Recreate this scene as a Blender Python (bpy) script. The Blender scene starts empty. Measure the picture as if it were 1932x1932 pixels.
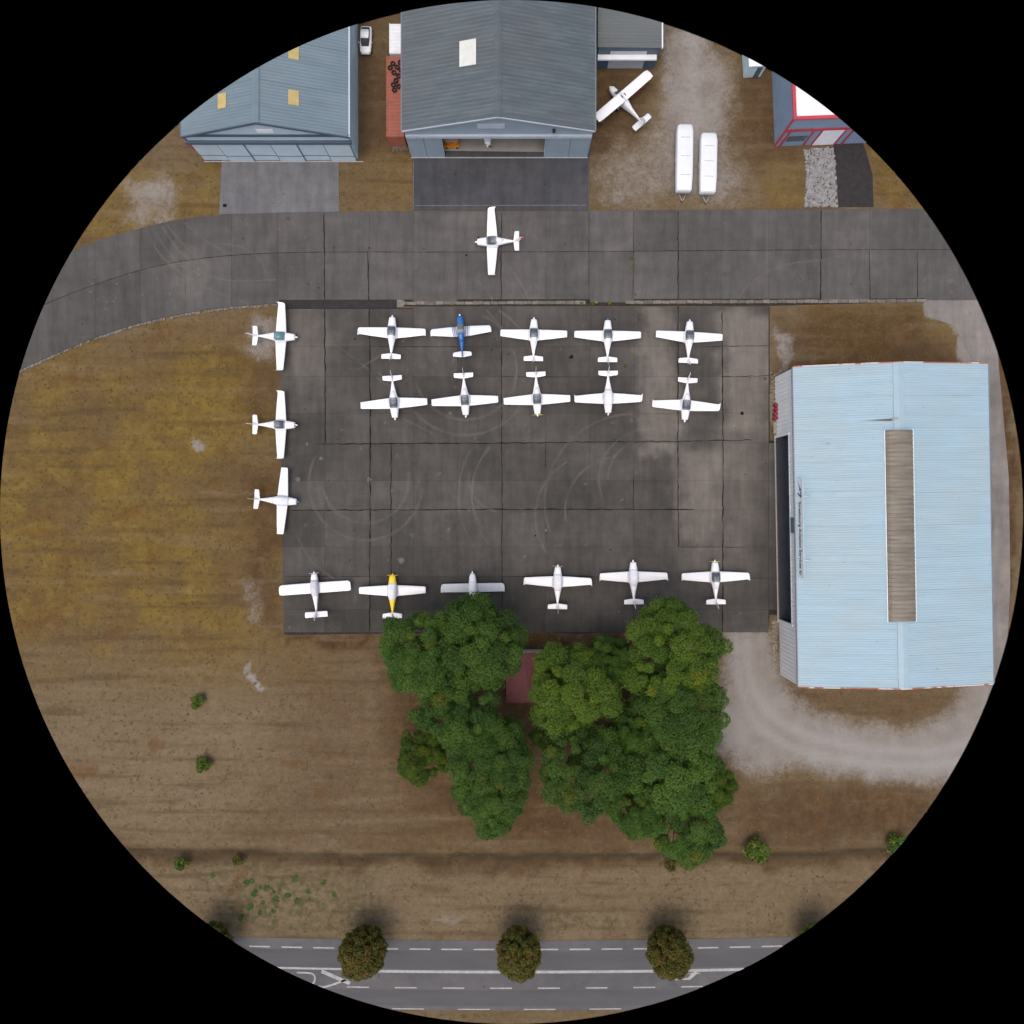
import bpy, math, random
import numpy as np
from mathutils import Vector, Matrix

# ------------------------------------------------------------------ scene, camera, light
scene = bpy.context.scene
COL = scene.collection
H = 90.0                 # drone height above the ground, metres
FPX = 1107.0             # focal length in units of the 1932 px wide picture (12.3 px per metre on the ground)
CX = 966.0

cam_d = bpy.data.cameras.new("camera")
cam = bpy.data.objects.new("camera", cam_d)
COL.objects.link(cam)
cam.location = (0, 0, H)
cam.rotation_euler = (0, 0, 0)
cam_d.clip_end = 6000
cam_d.sensor_width = 36.0
cam_d.sensor_height = 36.0
cam_d.type = 'PANO'
_F = FPX / CX * 18.0     # mm
_r = np.linspace(0.0, 18.6, 400)
_A = np.stack([_r, _r**2, _r**3, _r**4], 1)
_k = np.linalg.lstsq(_A, np.arctan(_r / _F), rcond=None)[0]
pc = cam_d.cycles if hasattr(cam_d, "cycles") and hasattr(cam_d.cycles, "panorama_type") else cam_d
pc.panorama_type = 'FISHEYE_LENS_POLYNOMIAL'
pc.fisheye_fov = 2.0 * math.atan(18.0 / _F)
pc.fisheye_polynomial_k0 = 0.0
pc.fisheye_polynomial_k1 = -_k[0]
pc.fisheye_polynomial_k2 = -_k[1]
pc.fisheye_polynomial_k3 = -_k[2]
pc.fisheye_polynomial_k4 = -_k[3]
scene.camera = cam

SUN_EL, SUN_ROT = math.radians(74), math.radians(215)
world = bpy.data.worlds.new("World")
scene.world = world
world.use_nodes = True
wn = world.node_tree
bg = wn.nodes.get("Background") or wn.nodes.new("ShaderNodeBackground")
sky = wn.nodes.new("ShaderNodeTexSky")
sky.sky_type = 'NISHITA'
sky.sun_disc = False
sky.sun_elevation = SUN_EL
sky.sun_rotation = SUN_ROT
sky.air_density = 0.62
sky.dust_density = 4.5
sky.ozone_density = 0.1
wn.links.new(sky.outputs[0], bg.inputs[0])
bg.inputs[1].default_value = 0.15

sd = bpy.data.lights.new("sun", 'SUN')
sd.energy = 0.7
sd.angle = math.radians(140)
sd.color = (1.0, 0.93, 0.84)
sun = bpy.data.objects.new("sun", sd)
COL.objects.link(sun)
_d = Vector((math.sin(SUN_ROT) * math.cos(SUN_EL), math.cos(SUN_ROT) * math.cos(SUN_EL), math.sin(SUN_EL)))
sun.rotation_euler = _d.to_track_quat('Z', 'Y').to_euler()
sun.location = _d * 300

scene.view_settings.view_transform = 'Standard'
scene.view_settings.look = 'None'
scene.view_settings.gamma = 1.0
scene.view_settings.exposure = 0.52
scene.view_settings.use_curve_mapping = False
scene.cycles.max_bounces = 6
scene.cycles.transparent_max_bounces = 8

rnd = random.Random(7)
nrs = np.random.RandomState(11)

# ------------------------------------------------------------------ helpers
def W(px, py, z=0.0):
    """place on the airfield of a spot measured on the survey picture, for a point z metres up"""
    s = (H - z) / FPX
    return ((px - CX) * s, (CX - py) * s)

def WL(pts, z=0.0):
    return [W(a, b, z) for a, b in pts]

class NT:
    def __init__(self, name):
        self.m = bpy.data.materials.new(name)
        self.m.use_nodes = True
        self.t = self.m.node_tree
        self.b = self.t.nodes.get("Principled BSDF")
        self.out = self.t.nodes.get("Material Output")
    def n(self, typ, **kw):
        nd = self.t.nodes.new(typ)
        for k, v in kw.items():
            setattr(nd, k, v)
        return nd
    def put(self, sock, v):
        if v is None:
            return
        if isinstance(v, bpy.types.NodeSocket):
            self.t.links.new(v, sock)
        else:
            if hasattr(sock.default_value, "__len__") and not hasattr(v, "__len__"):
                v = (v,) * len(sock.default_value)
            if hasattr(sock.default_value, "__len__") and len(sock.default_value) == 4 and len(v) == 3:
                v = (*v, 1.0)
            sock.default_value = v
    def pos(self):
        return self.n("ShaderNodeNewGeometry").outputs["Position"]
    def obj(self):
        return self.n("ShaderNodeTexCoord").outputs["Object"]
    def scl(self, vec, s):
        nd = self.n("ShaderNodeVectorMath", operation='MULTIPLY')
        self.put(nd.inputs[0], vec); nd.inputs[1].default_value = s
        return nd.outputs[0]
    def noise(self, vec, scale, detail=4.0, rough=0.55, dist=0.0):
        nd = self.n("ShaderNodeTexNoise")
        self.put(nd.inputs["Vector"], vec)
        nd.inputs["Scale"].default_value = scale
        nd.inputs["Detail"].default_value = detail
        nd.inputs["Roughness"].default_value = rough
        nd.inputs["Distortion"].default_value = dist
        return nd.outputs[0]
    def math(self, op, a, b=0.0, clamp=False):
        nd = self.n("ShaderNodeMath", operation=op, use_clamp=clamp)
        self.put(nd.inputs[0], a); self.put(nd.inputs[1], b)
        return nd.outputs[0]
    def mr(self, v, a, b, c=0.0, d=1.0, smooth=True):
        nd = self.n("ShaderNodeMapRange")
        nd.interpolation_type = 'SMOOTHSTEP' if smooth else 'LINEAR'
        self.put(nd.inputs[0], v)
        for i, q in enumerate((a, b, c, d)):
            self.put(nd.inputs[1 + i], q)
        return nd.outputs[0]
    def mix(self, f, a, b, blend='MIX'):
        nd = self.n("ShaderNodeMix", data_type='RGBA', blend_type=blend)
        self.put(nd.inputs[0], f); self.put(nd.inputs[6], a); self.put(nd.inputs[7], b)
        return nd.outputs[2]
    def mul(self, col, f):
        nd = self.n("ShaderNodeVectorMath", operation='SCALE')
        self.put(nd.inputs[0], col); self.put(nd.inputs[3], f)
        return nd.outputs[0]
    def sep(self, v):
        nd = self.n("ShaderNodeSeparateXYZ"); self.put(nd.inputs[0], v)
        return nd.outputs
    def attr(self, name):
        nd = self.n("ShaderNodeAttribute"); nd.attribute_name = name
        return nd.outputs
    def rand(self):
        return self.n("ShaderNodeObjectInfo").outputs["Random"]
    def bump(self, h, strength=0.3, dist=0.05):
        nd = self.n("ShaderNodeBump")
        nd.inputs["Strength"].default_value = strength
        nd.inputs["Distance"].default_value = dist
        self.put(nd.inputs["Height"], h)
        self.t.links.new(nd.outputs[0], self.b.inputs["Normal"])
    def fin(self, col, rough=0.8, spec=0.3, metal=0.0):
        self.put(self.b.inputs["Base Color"], col)
        self.put(self.b.inputs["Roughness"], rough)
        self.put(self.b.inputs["Specular IOR Level"], spec)
        self.put(self.b.inputs["Metallic"], metal)
        return self.m

def simple(name, col, rough=0.6, var=0.12, scale=1.5, spec=0.4, metal=0.0, space='obj', rvar=0.0, stretch=None):
    k = NT(name)
    v = k.obj() if space == 'obj' else k.pos()
    if stretch:
        v = k.scl(v, stretch)
    a = k.noise(v, scale, 5.0)
    f = k.mr(a, 0.3, 0.7, 1.0 - var, 1.0 + var, smooth=False)
    if rvar:
        f = k.math('MULTIPLY', f, k.mr(k.rand(), 0, 1, 1 - rvar, 1 + rvar, smooth=False))
    return k.fin(k.mul(col, f), rough, spec, metal)

# ------------------------------------------------------------------ mesh builder
class MB:
    def __init__(self):
        self.v = []; self.f = []
    def add(self, vs, fs):
        o = len(self.v)
        self.v.extend([tuple(p) for p in vs])
        self.f.extend([tuple(i + o for i in q) for q in fs])
        return self
    def box(self, x0, x1, y0, y1, z0, z1):
        return self.add([(x0,y0,z0),(x1,y0,z0),(x1,y1,z0),(x0,y1,z0),(x0,y0,z1),(x1,y0,z1),(x1,y1,z1),(x0,y1,z1)],
                        [(3,2,1,0),(4,5,6,7),(0,1,5,4),(1,2,6,5),(2,3,7,6),(3,0,4,7)])
    def prism(self, poly, z0, z1):
        n = len(poly)
        a = sum(poly[i][0]*poly[(i+1)%n][1]-poly[(i+1)%n][0]*poly[i][1] for i in range(n))
        if a < 0: poly = poly[::-1]
        vs = [(p[0],p[1],z0) for p in poly] + [(p[0],p[1],z1) for p in poly]
        fs = [tuple(range(n-1,-1,-1)), tuple(range(n,2*n))]
        fs += [(i,(i+1)%n,n+(i+1)%n,n+i) for i in range(n)]
        return self.add(vs, fs)
    def prism_x(self, poly, x0, x1):
        """poly in (y,z), pushed along x"""
        n = len(poly)
        a = sum(poly[i][0]*poly[(i+1)%n][1]-poly[(i+1)%n][0]*poly[i][1] for i in range(n))
        if a < 0: poly = poly[::-1]
        vs = [(x0,p[0],p[1]) for p in poly] + [(x1,p[0],p[1]) for p in poly]
        fs = [tuple(range(n-1,-1,-1)), tuple(range(n,2*n))]
        fs += [(i,(i+1)%n,n+(i+1)%n,n+i) for i in range(n)]
        return self.add(vs, fs)
    def prism_y(self, poly, y0, y1):
        """poly in (x,z), pushed along y"""
        n = len(poly)
        a = sum(poly[i][0]*poly[(i+1)%n][1]-poly[(i+1)%n][0]*poly[i][1] for i in range(n))
        if a < 0: poly = poly[::-1]
        vs = [(p[0],y1,p[1]) for p in poly] + [(p[0],y0,p[1]) for p in poly]
        fs = [tuple(range(n-1,-1,-1)), tuple(range(n,2*n))]
        fs += [(i,(i+1)%n,n+(i+1)%n,n+i) for i in range(n)]
        return self.add(vs, fs)
    def loft(self, rings, cap=True, closed=True):
        n = len(rings[0]); vs = []; fs = []
        for r in rings: vs.extend(r)
        m = n if closed else n - 1
        for i in range(len(rings)-1):
            for j in range(m):
                fs.append((i*n+j, i*n+(j+1)%n, (i+1)*n+(j+1)%n, (i+1)*n+j))
        if cap and closed:
            fs.append(tuple(range(n-1,-1,-1)))
            fs.append(tuple(range((len(rings)-1)*n, len(rings)*n)))
        return self.add(vs, fs)
    def tube(self, p0, p1, r0, r1=None, seg=8):
        r1 = r0 if r1 is None else r1
        p0, p1 = Vector(p0), Vector(p1)
        q = (p1-p0).to_track_quat('Z','Y')
        rings = []
        for p, r in ((p0,r0),(p1,r1)):
            rings.append([tuple(p + q @ Vector((r*math.cos(2*math.pi*k/seg), r*math.sin(2*math.pi*k/seg), 0))) for k in range(seg)])
        return self.loft(rings)
    def ellipsoid(self, c, rx, ry, rz, seg=12, rings=7):
        R = []
        for i in range(rings+1):
            t = math.pi*(0.03+0.94*i/rings)
            R.append([(c[0]+rx*math.sin(t)*math.cos(2*math.pi*k/seg), c[1]+ry*math.sin(t)*math.sin(2*math.pi*k/seg), c[2]-rz*math.cos(t)) for k in range(seg)])
        return self.loft(R)
    def torus(self, c, R, r, seg=18, sm=8, axis='z'):
        vs=[]; fs=[]
        for i in range(seg):
            a=2*math.pi*i/seg
            for j in range(sm):
                b=2*math.pi*j/sm
                p=((R+r*math.cos(b))*math.cos(a),(R+r*math.cos(b))*math.sin(a),r*math.sin(b))
                if axis=='x': p=(p[2],p[0],p[1])
                vs.append((c[0]+p[0],c[1]+p[1],c[2]+p[2]))
        for i in range(seg):
            for j in range(sm):
                fs.append((i*sm+j,((i+1)%seg)*sm+j,((i+1)%seg)*sm+(j+1)%sm,i*sm+(j+1)%sm))
        return self.add(vs,fs)
    def mesh(self, name, smooth=False):
        me = bpy.data.meshes.new(name)
        me.from_pydata(self.v, [], self.f)
        if smooth:
            me.polygons.foreach_set("use_smooth", [True]*len(me.polygons))
        me.update()
        return me

def put(name, me, mat=None, parent=None, loc=None, rz=None):
    o = bpy.data.objects.new(name, me)
    COL.objects.link(o)
    if mat is not None:
        if len(me.materials) == 0:
            me.materials.append(None)
        o.material_slots[0].link = 'OBJECT'
        o.material_slots[0].material = mat
    if parent is not None: o.parent = parent
    if loc is not None: o.location = loc
    if rz is not None: o.rotation_euler = (0,0,rz)
    return o

def build(name, mb, mat, parent=None, smooth=False, **kw):
    return put(name, mb.mesh(name, smooth), mat, parent, **kw)

def tag(o, label=None, cat=None, group=None, kind=None):
    if label: o["label"] = label
    if cat: o["category"] = cat
    if group: o["group"] = group
    if kind: o["kind"] = kind
    return o

def empty(name, loc=(0,0,0), rz=0.0):
    o = bpy.data.objects.new(name, None)
    COL.objects.link(o)
    o.location = loc; o.rotation_euler = (0,0,rz)
    o.empty_display_size = 0.5
    return o

def ribbon(pts, width, z, jitter=0.0, wj=0.0, seed=0):
    """flat wavy strip along a polyline"""
    r = random.Random(seed)
    P = [Vector((p[0],p[1])) for p in pts]
    if jitter:
        Q=[P[0]]
        for a,b in zip(P[:-1],P[1:]):
            L=(b-a).length; n=max(1,int(L/0.8)); d=(b-a)/L; nn=Vector((-d.y,d.x))
            for i in range(1,n+1):
                Q.append(a+(b-a)*(i/n)+nn*(r.uniform(-jitter,jitter)))
        P=Q
    vs=[];fs=[]
    for i,p in enumerate(P):
        d=(P[min(i+1,len(P)-1)]-P[max(i-1,0)]).normalized(); nn=Vector((-d.y,d.x))
        w=width*0.5*(1+r.uniform(-wj,wj))
        vs+= [(p.x-nn.x*w,p.y-nn.y*w,z),(p.x+nn.x*w,p.y+nn.y*w,z)]
    for i in range(len(P)-1):
        fs.append((2*i,2*i+2,2*i+3,2*i+1))
    return MB().add(vs,fs)

def smoothpts(pts, n=8):
    """catmull-rom through the points"""
    P=[Vector(p) for p in pts]; P=[2*P[0]-P[1]]+P+[2*P[-1]-P[-2]]
    out=[]
    for i in range(1,len(P)-2):
        for k in range(n):
            t=k/n
            out.append(0.5*((2*P[i])+(-P[i-1]+P[i+1])*t+(2*P[i-1]-5*P[i]+4*P[i+1]-P[i+2])*t*t+(-P[i-1]+3*P[i]-3*P[i+1]+P[i+2])*t**3))
    out.append(P[-2])
    return [tuple(p) for p in out]

# ------------------------------------------------------------------ ground
fine = np.linspace(-98, 98, 300)
far = np.array([104, 114, 132, 165, 230, 360, 620, 1100, 2000, 3500.])
gx = np.concatenate([-far[::-1], fine, far])
GX, GY = np.meshgrid(gx, gx, indexing='xy')
gxf, gyf = GX.ravel(), GY.ravel()
PX = gxf*12.3+CX; PY = CX-gyf*12.3

def vnoise(x, y, scale, seed):
    """cheap smooth value noise"""
    rs=np.random.RandomState(seed); T=rs.rand(256,256)
    u=x/scale; v=y/scale
    i=np.floor(u).astype(int); j=np.floor(v).astype(int); a=u-i; b=v-j
    a=a*a*(3-2*a); b=b*b*(3-2*b)
    g=lambda p,q: T[p%256,q%256]
    return (g(i,j)*(1-a)+g(i+1,j)*a)*(1-b)+(g(i,j+1)*(1-a)+g(i+1,j+1)*a)*b

WX = PX + (vnoise(gxf,gyf,4,1)-.5)*34 + (vnoise(gxf,gyf,1.3,2)-.5)*16
WY = PY + (vnoise(gxf,gyf,4,3)-.5)*34 + (vnoise(gxf,gyf,1.3,4)-.5)*16

def soft(poly, s, wob=1.0):
    """1 inside the polygon, fading over s px"""
    x,y=PX+(WX-PX)*wob,PY+(WY-PY)*wob
    d=np.full(x.shape,1e9); ins=np.zeros(x.shape,bool)
    n=len(poly)
    for k in range(n):
        x0,y0=poly[k]; x1,y1=poly[(k+1)%n]
        ex,ey=x1-x0,y1-y0
        t=np.clip(((x-x0)*ex+(y-y0)*ey)/(ex*ex+ey*ey+1e-9),0,1)
        d=np.minimum(d,np.hypot(x-x0-t*ex,y-y0-t*ey))
        c=((y0>y)!=(y1>y))
        with np.errstate(divide='ignore',invalid='ignore'):
            xi=x0+(y-y0)*ex/(ey if ey!=0 else 1e-9)
        ins^=(c&(x<xi))
    sd_=np.where(ins,d,-d)
    t=np.clip(sd_/s*0.5+0.5,0,1)
    return t*t*(3-2*t)

def mx(*a):
    r=a[0]
    for q in a[1:]: r=np.maximum(r,q)
    return r

z_gravel = mx(
    soft([(1358,1188),(1458,1190),(1462,1250),(1480,1300),(1530,1340),(1610,1372),(1720,1372),(1800,1335),(1825,1280),(2050,1250),(2050,1470),(1800,1478),(1640,1470),(1500,1440),(1440,1458),(1400,1445),(1325,1395),(1350,1330),(1372,1260)],46,.45),
    0.75*soft([(1265,-60),(1335,-60),(1350,60),(1372,180),(1365,385),(1265,385),(1250,200)],40),
    0.7*soft([(228,345),(300,318),(340,352),(330,405),(262,440),(235,410)],44),
    0.6*soft([(487,588),(530,600),(532,700),(505,690),(440,655),(470,625)],26),
    0.9*soft([(462,1256),(480,1262),(492,1305),(482,1312),(466,1285)],5),
    0.7*soft([(374,822),(386,826),(390,852),(380,856),(370,838)],5),
    0.42*soft([(455,1085),(500,1090),(500,1200),(460,1190)],18),
    0.55*soft([(1118,290),(1250,230),(1260,100),(1380,100),(1400,300),(1440,396),(1118,396)],70),
    0.8*soft([(1742,560),(1880,560),(1880,650),(1870,690),(1830,690),(1790,610),(1742,600)],10),
    0.55*soft([(1450,590),(1500,620),(1480,690),(1500,700),(1470,730),(1455,700)],10),
    0.45*soft([(800,1735),(870,1730),(860,1750),(800,1752)],8),
    0.5*soft([(1452,690),(1472,690),(1472,830),(1452,830)],5), 0.5*soft([(1450,1160),(1472,1160),(1472,1280),(1452,1265)],6))
z_olive = mx(soft([(-200,760),(120,660),(300,600),(530,583),(540,1190),(560,1215),(480,1235),(200,1240),(-200,1250)],130),
    0.8*soft([(-200,340),(230,320),(420,310),(420,400),(140,470),(-200,560)],25),
    0.55*soft([(640,290),(778,290),(778,398),(640,398)],12), 0.5*soft([(1430,300),(1520,300),(1520,392),(1440,392)],30),
    0.85*soft([(1650,280),(1800,280),(1800,395),(1645,395)],14), 0.5*soft([(1520,575),(1745,575),(1790,610),(1830,688),(1520,688)],20))
z_soil = mx(0.9*soft([(935,1190),(1165,1190),(1165,1228),(935,1228)],6),
    0.75*soft([(700,1195),(1165,1205),(1350,1330),(1400,1470),(1390,1600),(1150,1620),(880,1600),(735,1480),(690,1300)],70),
    0.9*soft([(535,1192),(720,1192),(720,1212),(535,1212)],8),
    0.75*soft([(1385,1480),(1790,1485),(1760,1600),(1385,1600)],45),
    0.95*soft([(200,1609),(600,1615),(966,1619),(1400,1615),(1800,1605),(1800,1622),(1400,1630),(966,1634),(600,1631),(200,1625)],16),
    0.7*soft([(1452,585),(1745,570),(1745,640),(1830,690),(1470,720),(1452,690)],34),
    0.6*soft([(1470,1295),(1600,1310),(1740,1310),(1820,1300),(1790,1345),(1690,1362),(1560,1350)],50,.6),
    0.7*soft([(430,880),(536,880),(536,1190),(480,1190)],35), 0.6*soft([(420,640),(535,690),(535,820),(470,800)],35),
    0.55*soft([(540,1240),(760,1220),(760,1560),(900,1620),(300,1620),(480,1500)],160),
    0.6*soft([(670,90),(770,90),(770,300),(670,300)],22), 0.7*soft([(1120,130),(1250,130),(1210,260),(1115,310)],20),
    0.6*soft([(1370,130),(1465,130),(1500,290),(1420,330),(1385,250)],30), 0.8*soft([(1872,690),(1905,690),(1925,900),(1905,1290),(1885,1290)],6))
z_green = mx(0.7*soft([(455,1650),(560,1650),(600,1690),(540,1760),(450,1740)],35)*(vnoise(gxf,gyf,1.6,9)>.6),
    0.35*soft([(350,1620),(700,1640),(700,1765),(420,1750)],30), 0.4*soft([(990,1715),(1330,1715),(1330,1760),(990,1760)],30)*(vnoise(gxf,gyf,2.5,19)>.5))
z_straw = mx(soft([(100,1280),(700,1270),(720,1480),(600,1600),(260,1590),(60,1380)],90)*0.8, soft([(250,1630),(1720,1640),(1500,1770),(420,1770)],18)*0.75)
gz = np.zeros_like(gxf)
dc = PY-(1621-6*((PX-966)/490.)**2)
gz -= 0.55*np.exp(-(dc/9.)**2)*np.clip((1250-np.abs(PX-966))/400,0,1)     # the ditch before the road
gz += 0.0
NG=len(gx)
ii=np.arange(NG*NG).reshape(NG,NG)
quads=np.stack([ii[:-1,:-1],ii[:-1,1:],ii[1:,1:],ii[1:,:-1]],-1).reshape(-1,4)

def np_mesh(name, co, quads, smooth=False):
    me=bpy.data.meshes.new(name)
    me.vertices.add(len(co)); me.vertices.foreach_set("co",np.ascontiguousarray(co,dtype=np.float32).ravel())
    nq=len(quads); k=quads.shape[1]
    me.loops.add(nq*k); me.loops.foreach_set("vertex_index",np.ascontiguousarray(quads,dtype=np.int32).ravel())
    me.polygons.add(nq); me.polygons.foreach_set("loop_start",np.arange(0,nq*k,k,dtype=np.int32))
    me.polygons.foreach_set("loop_total",np.full(nq,k,dtype=np.int32))
    if smooth: me.polygons.foreach_set("use_smooth",np.ones(nq,dtype=bool))
    me.update(calc_edges=True); me.validate()
    return me

gme=np_mesh("ground",np.stack([gxf,gyf,gz],1),quads)
def vcol(me,name,arr):
    a=me.color_attributes.new(name,'FLOAT_COLOR','POINT')
    a.data.foreach_set("color",np.ascontiguousarray(arr,dtype=np.float32).ravel())
one=np.ones_like(gxf)
vcol(gme,"zone",np.stack([z_gravel,z_olive,z_soil,one],1))
z_ditch=np.exp(-((PY+(WY-PY)*.22-(1619-6*((PX-966)/490.)**2))/7.5)**2)*np.clip((1250-np.abs(PX-966))/400,0,1)
def near(pts,w):
    d=np.full(PX.shape,1e9)
    for (x0,y0),(x1,y1) in zip(pts[:-1],pts[1:]):
        ex,ey=x1-x0,y1-y0; t=np.clip(((PX-x0)*ex+(PY-y0)*ey)/(ex*ex+ey*ey),0,1)
        d=np.minimum(d,np.hypot(PX-x0-t*ex,PY-y0-t*ey))
    return np.exp(-(d/w)**2)
z_track=mx(near(smoothpts([(1408,1192),(1415,1280),(1450,1345),(1530,1390),(1640,1412),(1760,1415),(1950,1380)],6),11),near(smoothpts([(1388,1192),(1396,1290),(1430,1368),(1510,1415),(1640,1440),(1760,1443),(1950,1420)],6),10),
           .8*near([(1300,60),(1312,200),(1318,380)],14))
vcol(gme,"zone_b",np.stack([z_green,z_straw,z_ditch,one],1))
vcol(gme,"zone_c",np.stack([z_track,0*one,0*one,one],1))

k=NT("dry_grass_ground"); p=k.pos()
za=k.sep(k.attr("zone")[0]); zb=k.sep(k.attr("zone_b")[0])
n_big=k.noise(p,0.055,4,.6); n_mid=k.noise(p,0.35,6,.65,.4); n_fine=k.noise(p,2.2,6,.7); n_tuft=k.noise(p,0.95,3,.5,.3)
n_str=k.noise(k.scl(p,(0.09,1.0,1)),0.6,3,.5)
col=k.mix(k.mr(n_big,.35,.65),(0.105,0.072,0.036),(0.130,0.096,0.055))
col=k.mix(k.math('MULTIPLY',zb[1],0.85),col,(0.155,0.118,0.072))
ol=k.mix(k.mr(n_mid,.35,.65),(0.128,0.083,0.021),(0.162,0.109,0.027))
ol=k.mix(k.mr(n_big,.42,.62),ol,(0.112,0.073,0.030)); ol=k.mix(k.mr(k.noise(p,.13,5,.65,.6),.50,.68,0,.75),ol,(0.105,0.062,0.022))
col=k.mix(k.math('MULTIPLY',za[1],k.mr(n_mid,.2,.55,.75,1.0)),col,ol)
soil=k.mix(k.mr(n_mid,.4,.62),(0.050,0.026,0.012),(0.095,0.058,0.029))
sf=k.mr(k.math('ADD',za[2],k.math('MULTIPLY',k.math('SUBTRACT',n_mid,.5),1.0)),.0,1.05)
col=k.mix(k.math('MULTIPLY',sf,k.mr(za[2],0,.3)),col,soil)
col=k.mix(k.math('MULTIPLY',zb[0],k.mr(n_tuft,.4,.6)),col,(0.035,0.050,0.016))
# darker tufts, rusty spots and straw streaks
col=k.mix(k.mr(n_tuft,.58,.72,0,.42),col,(0.062,0.042,0.017))
col=k.mix(k.mr(n_str,.52,.75,0,.40),col,(0.165,0.128,0.078)); col=k.mix(k.mr(n_str,.48,.32,0,.5),col,(0.070,0.046,0.024)); col=k.mul(col,k.mr(k.noise(p,.8,6,.7),.25,.75,.78,1.2,smooth=False))
col=k.mix(k.mr(k.noise(p,0.16,3,.6,.5),.60,.72,0,.55),col,(0.105,0.052,0.018))
gr=k.mix(k.mr(k.noise(p,.22,4,.6),.35,.65),(0.196,0.174,0.150),(0.218,0.204,0.186))
gr=k.mix(k.mr(n_fine,.55,.8,0,.22),gr,(0.15,0.12,0.095)); gr=k.mul(gr,k.mr(n_mid,.3,.7,.93,1.06))
gr=k.mix(k.math('MULTIPLY',k.sep(k.attr('zone_c')[0])[0],.55),gr,(0.275,0.265,0.25)); gf=k.mr(k.math('ADD',k.math('ADD',za[0],k.math('MULTIPLY',k.math('SUBTRACT',n_mid,.5),.5)),k.math('MULTIPLY',k.math('SUBTRACT',k.noise(p,1.1,8,.75),.5),1.0)),.15,.85)
col=k.mix(k.math('MULTIPLY',gf,k.mr(za[0],.05,.45)),col,gr)
col=k.mul(col,k.mr(k.math('MULTIPLY',k.math('SUBTRACT',n_fine,.5),k.math('SUBTRACT',1.0,k.math('MULTIPLY',za[0],.65))),-.3,.3,.76,1.24,smooth=False))
col=k.mix(k.math('MULTIPLY',zb[2],k.mr(n_mid,.25,.6,.55,.95)),col,(0.040,0.030,0.016))
k.bump(k.math('ADD',k.math('MULTIPLY',n_fine,.6),n_tuft),.5,.12)
M_ground=k.fin(col,.95,.1)
ground=put("ground",gme,M_ground); tag(ground,"dry brown and olive grass ground around the parking apron","ground",kind="structure")

# ------------------------------------------------------------------ paved surfaces
def pave_mat(name, c_dark, c_mid, c_light, patches=(), rv=.15, big=.09, stripe=True):
    k=NT(name); p=k.pos()
    a=k.noise(p,big,5,.6,.3); b=k.noise(p,.5,6,.65); c=k.noise(p,6.0,4,.7); s=k.noise(k.scl(p,(1.0,.16,1)),.9,4,.6)
    s2=k.noise(k.scl(p,(.16,1.0,1)),.7,4,.6)
    col=k.mix(k.mr(a,.35,.65),c_dark,c_mid)
    xy=k.sep(k.n("ShaderNodeVectorMath",operation='ADD').outputs[0]) if False else None
    if patches:
        dn=k.noise(p,.28,4,.6)
        w=k.n("ShaderNodeVectorMath",operation='ADD'); k.put(w.inputs[0],p)
        sc=k.n("ShaderNodeVectorMath",operation='SCALE')
        nz=k.n("ShaderNodeTexNoise"); k.put(nz.inputs[0],p); nz.inputs["Scale"].default_value=.22; nz.inputs["Detail"].default_value=4
        sb=k.n("ShaderNodeVectorMath",operation='SUBTRACT'); k.put(sb.inputs[0],nz.outputs[1]); sb.inputs[1].default_value=(.5,.5,.5)
        k.put(sc.inputs[0],sb.outputs[0]); sc.inputs[3].default_value=8.0
        k.put(w.inputs[1],sc.outputs[0])
        q=k.sep(w.outputs[0])
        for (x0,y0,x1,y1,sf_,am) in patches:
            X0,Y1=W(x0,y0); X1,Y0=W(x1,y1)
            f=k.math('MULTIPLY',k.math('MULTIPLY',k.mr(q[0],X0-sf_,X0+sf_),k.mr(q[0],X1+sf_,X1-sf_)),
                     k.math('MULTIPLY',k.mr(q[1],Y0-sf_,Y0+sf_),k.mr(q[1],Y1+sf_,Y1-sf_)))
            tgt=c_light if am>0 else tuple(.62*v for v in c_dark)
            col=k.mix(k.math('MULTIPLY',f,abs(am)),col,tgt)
    col=k.mul(col,k.mr(b,.25,.75,.86,1.14,smooth=False))
    if stripe:
        col=k.mul(col,k.mr(s,.3,.7,.84,1.14,smooth=False))
        col=k.mul(col,k.mr(s2,.3,.7,.93,1.07,smooth=False))
    col=k.mul(col,k.mr(c,.2,.8,.90,1.10,smooth=False))
    col=k.mul(col,k.mr(k.rand(),0,1,1-rv,1+rv,smooth=False))
    # pale scuffs and small oil spots
    col=k.mix(k.mr(k.noise(p,.75,2,.4),.70,.76,0,.28),col,c_light)
    col=k.mix(k.mr(k.noise(p,1.3,1,.3),.77,.80,0,.7),col,tuple(.35*v for v in c_dark))
    k.bump(c,.15,.01)
    return k.fin(col,.88,.2)

M_apron=pave_mat("apron_concrete",(0.053,0.050,0.045),(0.074,0.069,0.062),(0.165,0.148,0.128),
    [(1208,580,1278,838,1.6,.70),(1284,842,1362,1030,1.9,.72),(1362,585,1456,815,1.9,.78),(1200,770,1290,838,1.5,.35),(1362,820,1440,1000,3.0,.45),
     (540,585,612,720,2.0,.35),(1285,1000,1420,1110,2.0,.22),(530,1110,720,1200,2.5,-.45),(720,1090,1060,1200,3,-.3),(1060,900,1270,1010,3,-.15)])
M_taxi=pave_mat("taxiway_concrete",(0.074,0.071,0.067),(0.092,0.088,0.082),(0.155,0.140,0.125),
    [(-50,380,420,720,3,-.25),(330,470,385,545,1.0,.3)],rv=.10)
M_dark=simple("joint_gap",(0.030,0.028,0.025),.95,.3,2,.1,space='pos')
M_crack=simple("crack_filler",(0.011,0.010,0.009),.9,.2,3,.1,space='pos')
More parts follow.
